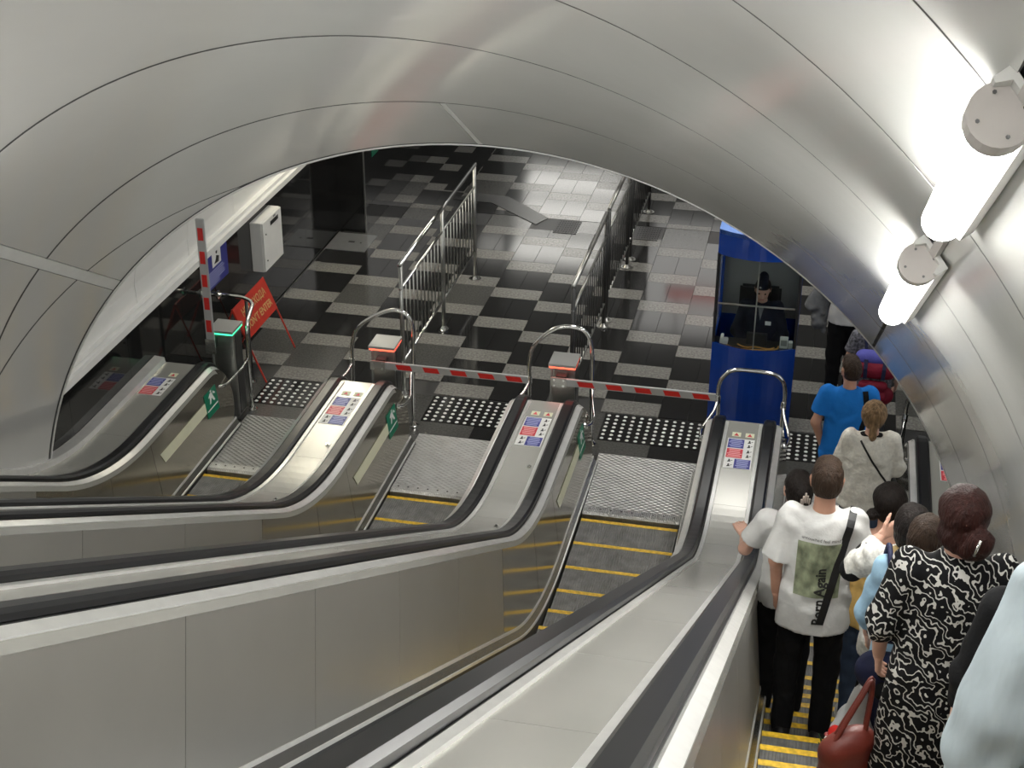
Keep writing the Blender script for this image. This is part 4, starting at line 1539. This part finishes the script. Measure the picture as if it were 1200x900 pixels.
def hair(J, m, kind='short', h=0.007, extra=()):
    s, Hd = J['s'], J['H']
    pr = [('e', Hd(0, -0.016, 0.032), (0.083 * s, 0.100 * s, 0.098 * s))]
    hd = J['head']
    if kind == 'short':
        pr += [('e', Hd(0, -0.04, -0.01), (0.074 * s, 0.070 * s, 0.085 * s)), ('e', Hd(0, 0.03, 0.085), (0.062 * s, 0.055 * s, 0.04 * s))]
        low = -0.055
    elif kind == 'bob':
        pr += [('e', Hd(0, -0.035, -0.03), (0.090 * s, 0.080 * s, 0.11 * s))]
        low = -0.125
    elif kind == 'tied':
        pr += [('e', Hd(0, -0.045, -0.02), (0.078 * s, 0.066 * s, 0.085 * s))]
        low = -0.095
    for q in extra:
        pr.append((q[0], Hd(*q[1])) + ((Hd(*q[2]), q[3] * s, q[4] * s) if q[0] == 'c' else (tuple(x * s for x in q[2]),)))
    F, lo = field(pr, h, 0.018, noise=(0.003, 70, 3))
    X, Y, Z = np.meshgrid(*[lo[i] + h * np.arange(F.shape[i]) for i in range(3)], indexing='ij')
    f0, f1 = Vector(Hd(0, 0, 0)), Vector(Hd(0, 1, 0))
    fw = (f1 - f0).normalized()
    up = (Vector(Hd(0, 0, 1)) - f0).normalized()
    dx = (X - f0.x) * fw.x + (Y - f0.y) * fw.y + (Z - f0.z) * fw.z
    dz = (X - f0.x) * up.x + (Y - f0.y) * up.y + (Z - f0.z) * up.z
    face = np.minimum(dx - 0.012 * s - np.maximum(dz - 0.03 * s, 0) * 1.6, 0.055 * s - dz)
    if kind == 'short':
        # free the ears and the nape
        sx = np.abs((X - f0.x) * fw.y - (Y - f0.y) * fw.x)
        ear = np.minimum(np.minimum(sx - 0.066 * s, 0.035 * s - dz), dx + 0.045 * s)
        F = np.maximum(F, ear)
        F = np.maximum(F, low * s - dz)
    elif not extra:
        F = np.maximum(F, low * s - dz)
    F = np.maximum(F, face)
    V, Q = surf(F, lo, h)
    return npmesh('hair', (smoothv(V, Q, 1), Q), m, J['t'])


def on_surface(o, pts, dirv, off=0.004):
    """project local points onto mesh o along dirv"""
    me = o.data
    tree = BVHTree.FromPolygons([v.co.copy() for v in me.vertices], [tuple(p.vertices) for p in me.polygons])
    out = []
    d = Vector(dirv).normalized()
    for p in pts:
        p = Vector(p)
        hit = tree.ray_cast(p - d * 0.6, d)
        if hit[0] is None:
            hit = tree.find_nearest(p)
        out.append(hit[0] - d * off)
    return out


def band(name, path, w, th, m, parent, across=(1, 0, 0)):
    """flat strap along a path"""
    P = [Vector(p) for p in path]
    bm = bmesh.new()
    rings = []
    for i, p in enumerate(P):
        d = (P[min(i + 1, len(P) - 1)] - P[max(i - 1, 0)]).normalized()
        a = Vector(across)
        a = (a - d * a.dot(d)).normalized()
        n = d.cross(a)
        rings.append([bm.verts.new(p + a * w / 2 + n * th / 2), bm.verts.new(p - a * w / 2 + n * th / 2), bm.verts.new(p - a * w / 2 - n * th / 2), bm.verts.new(p + a * w / 2 - n * th / 2)])
    for a, b in zip(rings[:-1], rings[1:]):
        for k in range(4):
            bm.faces.new((a[k], a[(k + 1) % 4], b[(k + 1) % 4], b[k]))
    bm.faces.new(rings[0][::-1])
    bm.faces.new(rings[-1])
    return obj(name, bm, m, parent)


def tread_pos(x, k, dy=-0.2):
    y = STEP0 - 0.4 * k
    return (x, y + dy, zh(y))


DOWN = {'L': ((-0.235, -0.03, 1.13), (-0.24, 0.03, 0.89)), 'R': ((0.235, -0.03, 1.13), (0.24, 0.03, 0.89))}

# -- man in the white printed T-shirt
M['white_tee'] = cloth('white_cotton', (0.62, 0.62, 0.61))
M['black_cloth'] = cloth('black_cloth', (0.008, 0.008, 0.009))
M['black_leather'] = mat('black_leather', (0.012, 0.012, 0.013), 0.4, spec=0.4)
J = person('man in a white T-shirt with green printed picture and text on its back', tread_pos(0.16, 11, -0.12), 0.02, 1.88,
           {'L': ((-0.215, -0.02, 1.15), (-0.20, 0.04, 0.92)), 'R': ((0.225, 0.0, 1.16), (0.12, 0.22, 1.10)), 'handR': {'thumb': (0, 0, 1), 'palm': (0, -1, 0)}}, stance=0.10, build=0.88)
tee = shirt(J, 'white_tee', hem=0.78, sleeve=0.92, fit=0.99, noise=(0.008, 24, 5), neck=1.475, slack=1.12, hem_flare=1.08)
trousers(J, 'black_cloth', fit=0.96)
shoes(J, 'black_leather', 'black_leather')
hair(J, 'hair_brown', 'short')
s = J['s']
N = 14
g_ = []
for i in range(N + 1):
    for j in range(N + 1):
        g_.append(((-0.115 + 0.23 * i / N) * s, 0, (1.01 + 0.32 * j / N) * s))
pp = on_surface(tee, g_, (0, 1, 0), 0.003)
bm = bmesh.new()
vs = [bm.verts.new(p) for p in pp]
for i in range(N):
    for j in range(N):
        a = i * (N + 1) + j
        bm.faces.new((vs[a], vs[a + N + 1], vs[a + N + 2], vs[a + 1]))
mp_ = mat('green_print', (0.21, 0.235, 0.15), 0.8, var=0.55, vscale=22, stretch=(1, 1, 0.6))
obj('printed_picture', bm, mp_, J['t'], smooth=True)
for s_, size, org, xd, yd, b_ in (('Born Again', 0.075, (0.02, 0, 1.02), (-0.02, 0, 1), (-1, 0, 0), 0.002), ('untouched feel mind', 0.024, (0.0, 0, 1.352), (1, 0, -0.02), (0, 0, 1), 0.0)):
    me = text_mesh(s_, size, b_)
    bm = bmesh.new()
    bm.from_mesh(me)
    bmesh.ops.subdivide_edges(bm, edges=[e for e in bm.edges if e.calc_length() > 0.02], cuts=1)
    X_, Y_ = Vector(xd).normalized(), Vector(yd).normalized()
    q = on_surface(tee, [Vector(org) * s + X_ * v.co.x * s + Y_ * v.co.y * s for v in bm.verts], (0, 1, 0), 0.005)
    for v, p in zip(bm.verts, q):
        v.co = p
    obj('lettering', bm, 'black', J['t'], recalc=False)
path = on_surface(tee, [((0.140 - 0.105 * i / 20) * s, 0, (1.46 - 0.60 * i / 20) * s) for i in range(21)], (0, 1, 0), 0.008)
path = [Vector((0.150 * s, 0.03, 1.488 * s)), Vector((0.145 * s, -0.035, 1.485 * s))] + path
sb = thing('shoulder_bag', 'black shoulder bag on a wide strap across the white T-shirt back', 'bag', J['t'].location)
sb.rotation_euler = J['t'].rotation_euler
band('strap', path, 0.042, 0.006, 'black_leather', sb)
grow('pouch', [('c', (0.0, 0.20, 0.92 * s), (-0.08 * s, 0.20, 0.90 * s), 0.055, 0.06)], 'black_leather', sb)

# -- woman with the hair clip, hand on the handrail
M['white_blouse'] = cloth('white_blouse', (0.60, 0.60, 0.59))
J = person('woman with a hair clip and one hand on the handrail, beyond the white T-shirt', tread_pos(0.01, 9, -0.15), 0.1, 1.82,
           {'L': ((-0.27, 0.06, 1.17), (-0.27, 0.24, 1.16)), 'R': DOWN['R'], 'handL': {'d': (-0.25, 0.9, 0.05), 'thumb': (1, 0, 0.1), 'palm': (0, 0, -1), 'curl': 0.3}}, skin='skin_pale', head_yaw=0.25, build=0.9)
shirt(J, 'white_blouse', hem=0.86, sleeve=0.7, fit=0.95)
trousers(J, 'black_cloth', fit=1.0)
shoes(J, 'black_leather')
hair(J, 'hair_dark', 'tied', extra=[('e', (0.0, -0.11, 0.02), (0.045, 0.04, 0.06)), ('c', (0.01, -0.12, -0.03), (0.015, -0.10, -0.11), 0.035, 0.02)])
bm = bmesh.new()
for k_ in range(5):
    p = Vector(J['H'](-0.025 + 0.012 * k_, -0.155, 0.06 - 0.02 * abs(k_ - 2)))
    cyl(bm, p, Vector(J['H'](-0.025 + 0.012 * k_, -0.145, -0.04)), 0.006, 0.004, n=6)
obj('hair_clip', bm, mat('clip', (0.55, 0.47, 0.42), 0.3), J['t'])

# -- man in the blue T-shirt
M['blue_tee'] = cloth('blue_cotton', (0.012, 0.165, 0.55))
M['denim'] = cloth('blue_denim', (0.05, 0.075, 0.13))
J = person('man in a bright blue T-shirt with a black bag on his right shoulder', (0.36, 12.02, 0.018), 0.12, 1.80,
           {'L': ((-0.25, -0.02, 1.15), (-0.17, 0.03, 0.90)), 'R': ((0.24, 0.05, 1.16), (0.16, 0.22, 1.12))}, skin='skin', head_yaw=0.25)
bt = shirt(J, 'blue_tee', hem=0.80, sleeve=0.66, fit=1.06, noise=(0.006, 26, 2))
trousers(J, 'denim')
shoes(J, 'black_leather')
hair(J, 'hair_brown', 'short', extra=[('e', (0.0, 0.02, 0.10), (0.06, 0.07, 0.03))])
s = J['s']
bg = thing('shoulder_bag', 'black bag hanging from the blue T-shirt man, right shoulder', 'bag', J['t'].location)
bg.rotation_euler = J['t'].rotation_euler
path = on_surface(bt, [((0.125 + 0.015 * math.sin(i * 0.3)) * s, 0, (1.475 - 0.40 * i / 14) * s) for i in range(15)], (0, 1, 0), 0.008)
band('strap', path, 0.045, 0.008, 'black_cloth', bg)
grow('bag_body', [('c', (0.20 * s, -0.06, 1.02 * s), (0.21 * s, 0.1, 0.98 * s), 0.075, 0.085), ('c', (0.20 * s, -0.05, 0.82 * s), (0.21 * s, 0.1, 0.80 * s), 0.08, 0.085)], 'black_cloth', bg, k=0.08, noise=(0.004, 25, 4))

# -- person with the red backpack
M['pattern_top'] = cloth('grey_pattern', (0.12, 0.12, 0.14), var=0.8, vscale=45)
M['grey_jeans'] = cloth('grey_jeans', (0.085, 0.095, 0.11))
J = person('person in a dark patterned top carrying a red and blue backpack', (0.60, 13.42, 0.0), -0.05, 1.72,
           {'L': ((-0.25, 0.0, 1.14), (-0.235, 0.10, 0.93)), 'R': ((0.25, 0.0, 1.14), (0.235, 0.10, 0.93))}, skin='skin_pale')
shirt(J, 'pattern_top', hem=0.84, sleeve=0.6)
trousers(J, 'grey_jeans')
shoes(J, 'black_leather')
hair(J, 'hair_dark', 'short')
M['maroon'] = cloth('maroon_nylon', (0.20, 0.012, 0.03), 0.6)
M['violet'] = cloth('violet_nylon', (0.085, 0.085, 0.36), 0.6)
M['navy'] = cloth('navy_nylon', (0.015, 0.018, 0.05), 0.6)
bp_ = thing('backpack', 'maroon backpack with a violet-blue flap and two dark straps', 'backpack', (0.60, 13.42, 0.0))
grow('pack_body', [('c', (-0.12, -0.20, 0.90), (0.12, -0.20, 0.90), 0.085, 0.085), ('c', (-0.12, -0.22, 1.18), (0.12, -0.22, 1.18), 0.095, 0.095)], 'maroon', bp_, k=0.10, noise=(0.003, 22, 2))
grow('flap', [('c', (-0.11, -0.20, 1.28), (0.11, -0.20, 1.28), 0.075, 0.075)], 'violet', bp_, k=0.05)
grow('front_pocket', [('c', (-0.09, -0.29, 0.93), (0.09, -0.29, 0.93), 0.05, 0.05), ('c', (-0.09, -0.29, 1.04), (0.09, -0.29, 1.04), 0.045, 0.045)], 'maroon', bp_, k=0.05)
for sx in (-0.085, 0.085):
    band('strap', [(sx, -0.275, 1.29), (sx, -0.322, 1.22), (sx * 0.95, -0.325, 1.12)], 0.035, 0.008, 'navy', bp_)
    tubeo('shoulder_strap', smooth_path([(sx, -0.14, 1.30), (sx * 1.3, -0.03, 1.47), (sx * 1.3, 0.12, 1.33), (sx * 1.6, 0.08, 1.1)]), 0.016, 'navy', bp_)

# -- person beside the cabin with grey jackets
J = person('person in a white shirt and black trousers beside the cabin, holding grey clothes', (0.34, 14.95, 0.0), 0.0, 1.76,
           {'L': ((-0.26, 0.05, 1.16), (-0.30, 0.16, 1.22)), 'R': DOWN['R']}, skin='skin_pale')
shirt(J, 'white_blouse', hem=0.86, sleeve=0.7, fit=1.05)
trousers(J, 'black_cloth', fit=1.15)
shoes(J, 'black_leather')
hair(J, 'hair_dark', 'short')
M['grey_cloth'] = cloth('grey_jersey', (0.16, 0.165, 0.17), var=0.2)
jk = thing('jacket', 'grey jacket hanging in folds from the hand of the white-shirted person', 'jacket', (0.06, 14.98, 0.0))
grow('body', [('c', (0.03, 0.10, 1.26), (-0.02, 0.02, 0.80), 0.05, 0.075), ('c', (-0.03, 0.08, 1.22), (-0.10, 0.03, 0.98), 0.04, 0.06)], 'grey_cloth', jk, k=0.05, noise=(0.012, 30, 3))
grow('sleeve', [('c', (0.06, 0.06, 1.15), (0.05, 0.0, 0.72), 0.035, 0.03)], 'grey_cloth', jk, k=0.03, noise=(0.006, 35, 1))
grow('white_hood', [('e', (0.06, 0.02, 1.26), (0.06, 0.06, 0.05))], 'white_blouse', jk, noise=(0.004, 30, 1))

# -- woman with the ponytail, cream jumper
M['cream'] = cloth('cream_knit', (0.78, 0.75, 0.68), bump=0.6, bscale=45, var=0.12, vscale=30)
J = person('woman with a dark blonde ponytail, cream jumper and a thin black bag strap', (0.56, 11.35, 0.004), 0.05, 1.74,
           {'L': ((-0.24, 0.04, 1.14), (-0.15, 0.20, 1.02)), 'R': ((0.24, 0.04, 1.14), (0.15, 0.20, 1.02))}, skin='skin_pale', build=0.95)
ct = shirt(J, 'cream', hem=0.80, sleeve=1.5, fit=1.16, noise=(0.009, 30, 7), neck=1.47)
trousers(J, 'denim')
shoes(J, 'white_tee')
hair(J, 'hair_blonde', 'tied', extra=[('c', (0.0, -0.10, -0.06), (0.0, -0.11, -0.13), 0.032, 0.030), ('c', (0.0, -0.11, -0.13), (0.0, -0.10, -0.19), 0.03, 0.016), ('e', (0, -0.02, 0.03), (0.105, 0.112, 0.12))])
s = J['s']
grow('collar', [('c', A(J['neck'] + J['V3'](-0.055, 0.0, -0.025)), A(J['neck'] + J['V3'](0.055, 0.0, -0.025)), 0.052 * s, 0.052 * s)], 'black_cloth', J['t'], cuts=[(0, 0, 1, 1.478 * s)])
bg = thing('cross_body_bag', 'thin black strap bag across the cream jumper', 'bag', J['t'].location)
bg.rotation_euler = J['t'].rotation_euler
path = on_surface(ct, [((-0.09 + 0.24 * i / 16) * s, 0, (1.45 - 0.36 * i / 16) * s) for i in range(17)], (0, 1, 0), 0.006)
band('strap', path, 0.016, 0.005, 'black_leather', bg)
grow('pouch', [('c', (0.20 * s, 0.06, 0.98 * s), (0.20 * s, 0.14, 0.97 * s), 0.06, 0.06)], 'black_leather', bg)

# -- woman with dark bun and yellow top
M['yellow_top'] = cloth('yellow_top', (0.62, 0.40, 0.13))
J = person('woman with a dark low bun and a yellow sleeveless top', tread_pos(0.555, 9, -0.2), 0.05, 1.82,
           {'L': ((-0.23, 0.05, 1.14), (-0.16, 0.22, 1.1)), 'R': DOWN['R']}, skin='skin_pale', build=0.9, head_yaw=-0.15)
shirt(J, 'yellow_top', hem=0.82, sleeve=0.12, fit=0.98, neck=1.40)
trousers(J, 'denim')
shoes(J, 'white_tee')
hair(J, 'hair_dark', 'tied', extra=[('e', (-0.085, -0.08, -0.045), (0.035, 0.04, 0.035)), ('e', (0, -0.02, 0.045), (0.098, 0.108, 0.09))])

def HOOD(J):
    s = J['s']
    grow('hood', [('c', A(J['neck'] + J['V3'](-0.07, -0.05, 0.0)), A(J['neck'] + J['V3'](0.07, -0.05, 0.0)), 0.055 * s, 0.055 * s), ('c', A(J['neck'] + J['V3'](-0.05, -0.07, -0.06)), A(J['neck'] + J['V3'](0.05, -0.07, -0.06)), 0.055 * s, 0.055 * s)],
     'tan', J['t'], k=0.05, noise=(0.005, 30, 2))


M['tan'] = cloth('tan_cloth', (0.30, 0.215, 0.10))
# -- woman in the white speckled blouse
M['speckled'] = cloth('speckled_white', (0.60, 0.59, 0.55), var=0.2, vscale=60, bump=0.2)
J = person('woman in a white speckled blouse with a raised arm, black hair and a tan hood', tread_pos(0.60, 12, -0.15), 0.1, 1.68,
           {'L': ((-0.27, 0.08, 1.29), (-0.12, 0.22, 1.42)), 'R': DOWN['R'], 'handL': {'d': (0.8, 0.3, 0.5), 'thumb': (0, 0, 1), 'palm': (0, 1, 0)}}, skin='skin_pale')
shirt(J, 'speckled', hem=0.80, sleeve=1.85, fit=1.12, noise=(0.008, 28, 3))
trousers(J, 'black_cloth')
shoes(J, 'black_leather')
hair(J, 'hair_dark', 'bob', extra=[('e', (0, -0.03, 0.01), (0.098, 0.10, 0.115)), ('e', (0, -0.05, -0.06), (0.085, 0.07, 0.08))])
HOOD(J)
e, w = Vector(J['elL']), Vector(J['wrL'])
grow('arm_band', [('c', tuple(e + (w - e) * -0.05), tuple(e + (w - e) * 0.55), 0.066, 0.056)], 'black_cloth', J['t'])

# -- young person in the light blue shirt with navy backpack
M['light_blue'] = cloth('light_blue_denim', (0.30, 0.47, 0.62))
J = person('person with long brown hair and light blue shirt, ahead of the patterned dress', tread_pos(0.635, 13, -0.2), 0.0, 1.66,
           {'L': ((-0.24, 0.02, 1.14), (-0.22, 0.12, 0.93)), 'R': DOWN['R']}, skin='skin_pale', build=0.95)
shirt(J, 'light_blue', hem=0.82, sleeve=1.6, fit=1.10, noise=(0.007, 28, 9))
trousers(J, 'navy')
shoes(J, 'black_leather')
hair(J, 'hair_brown', 'bob', extra=[('e', (0, -0.03, 0.0), (0.098, 0.10, 0.13)), ('c', (0, -0.07, -0.08), (0.0, -0.09, -0.24), 0.085, 0.06)])
s = J['s']
bp_ = thing('backpack', 'dark navy backpack worn low beside the patterned dress', 'backpack', J['t'].location)
bp_.rotation_euler = (0, 0, 0.15)
grow('pack_body', [('c', (-0.20, -0.20, 0.90), (0.0, -0.22, 0.90), 0.10, 0.10), ('c', (-0.19, -0.20, 1.17), (0.0, -0.20, 1.17), 0.085, 0.085)], 'navy', bp_, k=0.12, noise=(0.004, 22, 5))
grow('front_pocket', [('c', (-0.18, -0.31, 0.86), (-0.03, -0.31, 0.86), 0.045, 0.045), ('c', (-0.18, -0.30, 0.97), (-0.03, -0.30, 0.97), 0.04, 0.04)], 'black_cloth', bp_, k=0.05)
tubeo('zip', [(-0.22, -0.345, 1.02), (-0.1, -0.352, 1.03), (0.0, -0.345, 1.02)], 0.005, 'chrome', bp_)
for sx in (-0.16, 0.02):
    tubeo('strap', smooth_path([(sx, -0.15, 1.22), (sx - 0.01, -0.09, 1.42), (sx, 0.06, 1.46), (sx, 0.13, 1.25)]), 0.014, 'navy', bp_)

# -- woman in the black and white patterned dress
dm = bpy.data.materials.new('squiggle_dress')
dm.use_nodes = True
nt = dm.node_tree
bs = nt.nodes['Principled BSDF']
bs.inputs['Roughness'].default_value = 0.8
bs.inputs['Specular IOR Level'].default_value = 0.2
tc = nt.nodes.new('ShaderNodeTexCoord')
mp2 = nt.nodes.new('ShaderNodeMapping')
mp2.inputs['Scale'].default_value = (1.1, 0.6, 0.9)
wv_ = nt.nodes.new('ShaderNodeTexWave')
wv_.bands_direction = 'DIAGONAL'
wv_.inputs['Scale'].default_value = 11.0
wv_.inputs['Distortion'].default_value = 16.0
wv_.inputs['Detail'].default_value = 1.6
wv_.inputs['Detail Scale'].default_value = 1.5
wv_.inputs['Detail Roughness'].default_value = 0.62
rp = nt.nodes.new('ShaderNodeValToRGB')
rp.color_ramp.interpolation = 'CONSTANT'
rp.color_ramp.elements[0].color = (0.006, 0.006, 0.007, 1)
rp.color_ramp.elements[1].position = 0.87
rp.color_ramp.elements[1].color = (0.58, 0.57, 0.54, 1)
nt.links.new(tc.outputs['Object'], mp2.inputs['Vector'])
nt.links.new(mp2.outputs[0], wv_.inputs['Vector'])
nt.links.new(wv_.outputs[1], rp.inputs[0])
nt.links.new(rp.outputs[0], bs.inputs['Base Color'])
J = person('woman with dark red hair in a bun, in a black dress with white squiggle print', tread_pos(0.645, 16, -0.2), 0.05, 1.80,
           {'L': ((-0.25, -0.01, 1.16), (-0.23, 0.10, 0.92)), 'R': ((0.25, -0.01, 1.16), (0.23, 0.10, 0.92))}, skin='skin_pale', build=0.98)
s = J['s']
shirt(J, dm, hem=0.40, sleeve=1.35, fit=1.07, noise=(0.008, 20, 4), name='dress', neck=1.50, hem_flare=1.12)
shoes(J, 'black_leather')
hair(J, 'hair_red', 'tied', extra=[('e', (0.055, -0.125, -0.02), (0.052, 0.05, 0.052)), ('e', (0.035, -0.10, -0.055), (0.07, 0.05, 0.06)), ('e', (0, -0.015, 0.05), (0.098, 0.11, 0.095)), ('e', (-0.01, -0.05, -0.04), (0.082, 0.07, 0.075))])
tubeo('hair_pin', [J['H'](0.045, -0.178, 0.02), J['H'](0.035, -0.182, -0.02), J['H'](0.03, -0.176, -0.05)], 0.006, 'chrome', J['t'])
tr_ = thing('tote_bag', 'brown-red leather tote bag hanging beside the patterned dress', 'bag', J['t'].location)
M['tote'] = mat('red_leather', (0.17, 0.028, 0.018), 0.45, var=0.15, vscale=6, bump=0.1)
grow('bag_body', [('c', (-0.40, -0.06, 0.52), (-0.26, 0.02, 0.56), 0.032, 0.032), ('c', (-0.37, -0.04, 0.52), (-0.40, -0.04, 0.22), 0.05, 0.08), ('c', (-0.29, 0.0, 0.54), (-0.28, 0.0, 0.22), 0.05, 0.08), ('c', (-0.46, -0.06, 0.20), (-0.22, 0.02, 0.20), 0.075, 0.075)], 'tote', tr_, k=0.10, noise=(0.004, 18, 3))
for dx in (-0.04, 0.04):
    tubeo('handle', smooth_path([(-0.40, -0.06 + dx * 0.5, 0.54), (-0.30, 0.03 + dx * 0.3, 0.74), (-0.25, 0.09 + dx * 0.3, 0.80), (-0.26, 0.02 + dx * 0.5, 0.58)]), 0.011, 'tote', tr_)
pb = thing('plastic_bag', 'white plastic carrier bag printed with red, hanging by the white T-shirt man', 'bag', tread_pos(0.40, 13, -0.2))
grow('bag_body', [('c', (0.02, 0, 0.62), (0.02, 0, 0.35), 0.03, 0.11), ('c', (0.02, 0, 0.35), (0.02, 0, 0.22), 0.11, 0.10)], mat('white_plastic', (0.55, 0.56, 0.57), 0.35, bump=0.3, bscale=14), pb, k=0.05, noise=(0.010, 28, 6))
grow('red_print', [('e', (-0.035, -0.05, 0.33), (0.075, 0.075, 0.085))], 'red', pb, noise=(0.01, 28, 6), cuts=[(1, 0.4, 0, 0.01)])
tubeo('bag_handle', smooth_path([(0.0, 0, 0.62), (0.02, 0.0, 0.78), (0.05, 0, 0.64)]), 0.008, 'black_cloth', pb)
fl = thing('flower_bunch', 'small bunch of flowers in green wrapping below the carrier bag', 'flowers', tread_pos(0.33, 13, -0.25))
M['leaf'] = mat('leaf_green', (0.035, 0.09, 0.03), 0.5, var=0.3)
for k_ in range(7):
    a = k_ * 0.9
    px_, py_ = 0.05 * math.cos(a), 0.04 * math.sin(a)
    tubeo('stem', [(0.02, 0, 0.12), (px_ * 0.6, py_, 0.24), (px_, py_, 0.30)], 0.005, 'leaf', fl, n=6)
    bm = bmesh.new()
    bmesh.ops.create_icosphere(bm, subdivisions=2, radius=0.018)
    o = obj('flower', bm, [M['lips'], M['white'], M['maroon']][k_ % 3], fl, smooth=True)
    o.location = (px_, py_, 0.315)
    o.scale = (1, 1, 0.7)
    bm = bmesh.new()
    prism(bm, [(px_, py_, 0.18), (px_ * 1.8 + 0.01, py_ * 1.8, 0.24), (px_ * 2.0, py_ * 2.0, 0.30), (px_ * 1.3, py_ * 1.3, 0.25)], (0.002, 0.003, 0))
    obj('leaf', bm, 'leaf', fl)

# -- fair-haired person behind the dress, at the frame's edge
J = person('fair-haired person with glasses pushed up, at the right edge behind the pale blue jacket', tread_pos(0.865, 18, -0.2), 0.0, 1.70, {'L': DOWN['L'], 'R': DOWN['R']}, skin='skin_pale', build=0.9)
shirt(J, 'black_cloth', hem=0.80, sleeve=1.6)
trousers(J, 'black_cloth')
shoes(J, 'black_leather')
hair(J, 'hair_fair', 'tied', extra=[('e', (0, -0.02, 0.03), (0.098, 0.105, 0.10))])
gl = thing('glasses', 'dark framed glasses pushed up on the fair hair', 'glasses', J['t'].location)
for sx in (-1, 1):
    tubeo('temple', [J['H'](sx * 0.085, 0.06, 0.10), J['H'](sx * 0.094, -0.03, 0.085), J['H'](sx * 0.09, -0.08, 0.06)], 0.004, 'dark_plastic', gl)
    c0 = Vector(J['H'](sx * 0.036, 0.075, 0.10))
    tubeo('rim', [c0 + Vector((0.03 * math.cos(q * 0.524), 0, 0.022 * math.sin(q * 0.524))) for q in range(13)], 0.004, 'dark_plastic', gl)

# -- nearest person in the pale blue jacket
M['pale_jacket'] = cloth('pale_blue_jacket', (0.43, 0.50, 0.54), 0.6, bump=1.0, bscale=7, stretch=(1.8, 1.2, 0.5))
J = person('nearest person, in a pale grey-blue jacket cut off by the right edge', tread_pos(0.83, 21, -0.2), 0.1, 1.90,
           {'L': ((-0.275, -0.06, 1.14), (-0.315, -0.05, 0.88)), 'R': DOWN['R']}, skin='skin_pale', build=1.12)
shirt(J, 'pale_jacket', hem=0.68, sleeve=1.9, fit=1.22, noise=(0.016, 19, 8), name='jacket', neck=1.52, slack=1.2)
trousers(J, 'black_cloth')
shoes(J, 'black_leather')
hair(J, 'hair_brown', 'short')

s = J['s']
jk_ = [c for c in J['t'].children if c.name.startswith('jacket')][0]
sh_, el_ = Vector(J['shL']), Vector(J['elL'])
seam_pts = on_surface(jk_, [((-0.175 + 0.03 * math.sin(i * 0.35)) * s, 0, (1.50 - 0.34 * i / 12) * s) for i in range(13)], (0, 1, 0), 0.003)
band('armhole_seam', seam_pts, 0.012, 0.006, 'pale_jacket', J['t'])
seam_pts = on_surface(jk_, [((-0.16 + 0.34 * i / 12) * s, 0, (1.30 + 0.01 * math.sin(i)) * s) for i in range(13)], (0, 1, 0), 0.003)
band('yoke_seam', seam_pts, 0.010, 0.006, 'pale_jacket', J['t'], across=(0, 0, 1))
grow('collar', [('c', A(J['neck'] + J['V3'](-0.06, -0.02, 0.02)), A(J['neck'] + J['V3'](0.06, -0.02, 0.02)), 0.062 * s, 0.062 * s)], 'pale_jacket', J['t'], noise=(0.004, 25, 2))

# -- attendant in the cabin, seated
M['uniform'] = cloth('navy_uniform', (0.012, 0.014, 0.026))
J = person('attendant in a dark uniform and side cap, seated in the blue cabin', (ox + 0.03, 14.30, 0.05 - 0.20 + 0.02), PI, 1.68,
           {'L': ((-0.24, 0.05, 1.14), (-0.13, 0.26, 1.08)), 'R': ((0.24, 0.05, 1.14), (0.13, 0.26, 1.08)), 'handL': {'thumb': (1, 0, 0.2), 'palm': (0, 0, -1)}, 'handR': {'thumb': (-1, 0, 0.2), 'palm': (0, 0, -1)}}, skin='skin_pale', head_tilt=0.25, build=0.9,
           legs={'knL': (-0.12, 0.34, 0.90), 'knR': (0.12, 0.34, 0.90), 'anL': (-0.11, 0.30, 0.48), 'anR': (0.11, 0.30, 0.48), 'toeL': (-0.12, 0.40, 0.44), 'toeR': (0.12, 0.40, 0.44)})
shirt(J, 'uniform', hem=0.88, sleeve=1.85, fit=1.05, name='uniform_jacket')
trousers(J, 'uniform', bottom=0.45)
hair(J, 'hair_dark', 'bob', extra=[('e', (0, 0.062, 0.055), (0.062, 0.022, 0.025))])
s = J['s']
Hd = J['H']
grow('side_cap', [('c', Hd(0, -0.07, 0.115), Hd(0, 0.07, 0.115), 0.052 * s, 0.052 * s), ('c', Hd(0, -0.06, 0.15), Hd(0, 0.055, 0.16), 0.035 * s, 0.03 * s)], 'uniform', J['t'], h=0.007, k=0.03)
bm = bmesh.new()
bmesh.ops.create_icosphere(bm, subdivisions=2, radius=0.012, matrix=Matrix.Translation(Vector(Hd(0.02, 0.122, 0.12))))
obj('cap_badge', bm, 'chrome', J['t'])
bm = bmesh.new()
box(bm, -0.115 * s, -0.055 * s, 0.128, 0.140, 1.27 * s, 1.31 * s)
obj('name_badge', bm, 'white', J['t'])
bm = bmesh.new()
prism(bm, [(-0.03 * s, 0.10, 1.46 * s), (0.03 * s, 0.10, 1.46 * s), (0.0, 0.145, 1.32 * s)], (0, 0.004, 0))
obj('collar', bm, 'grey_cloth', J['t'])
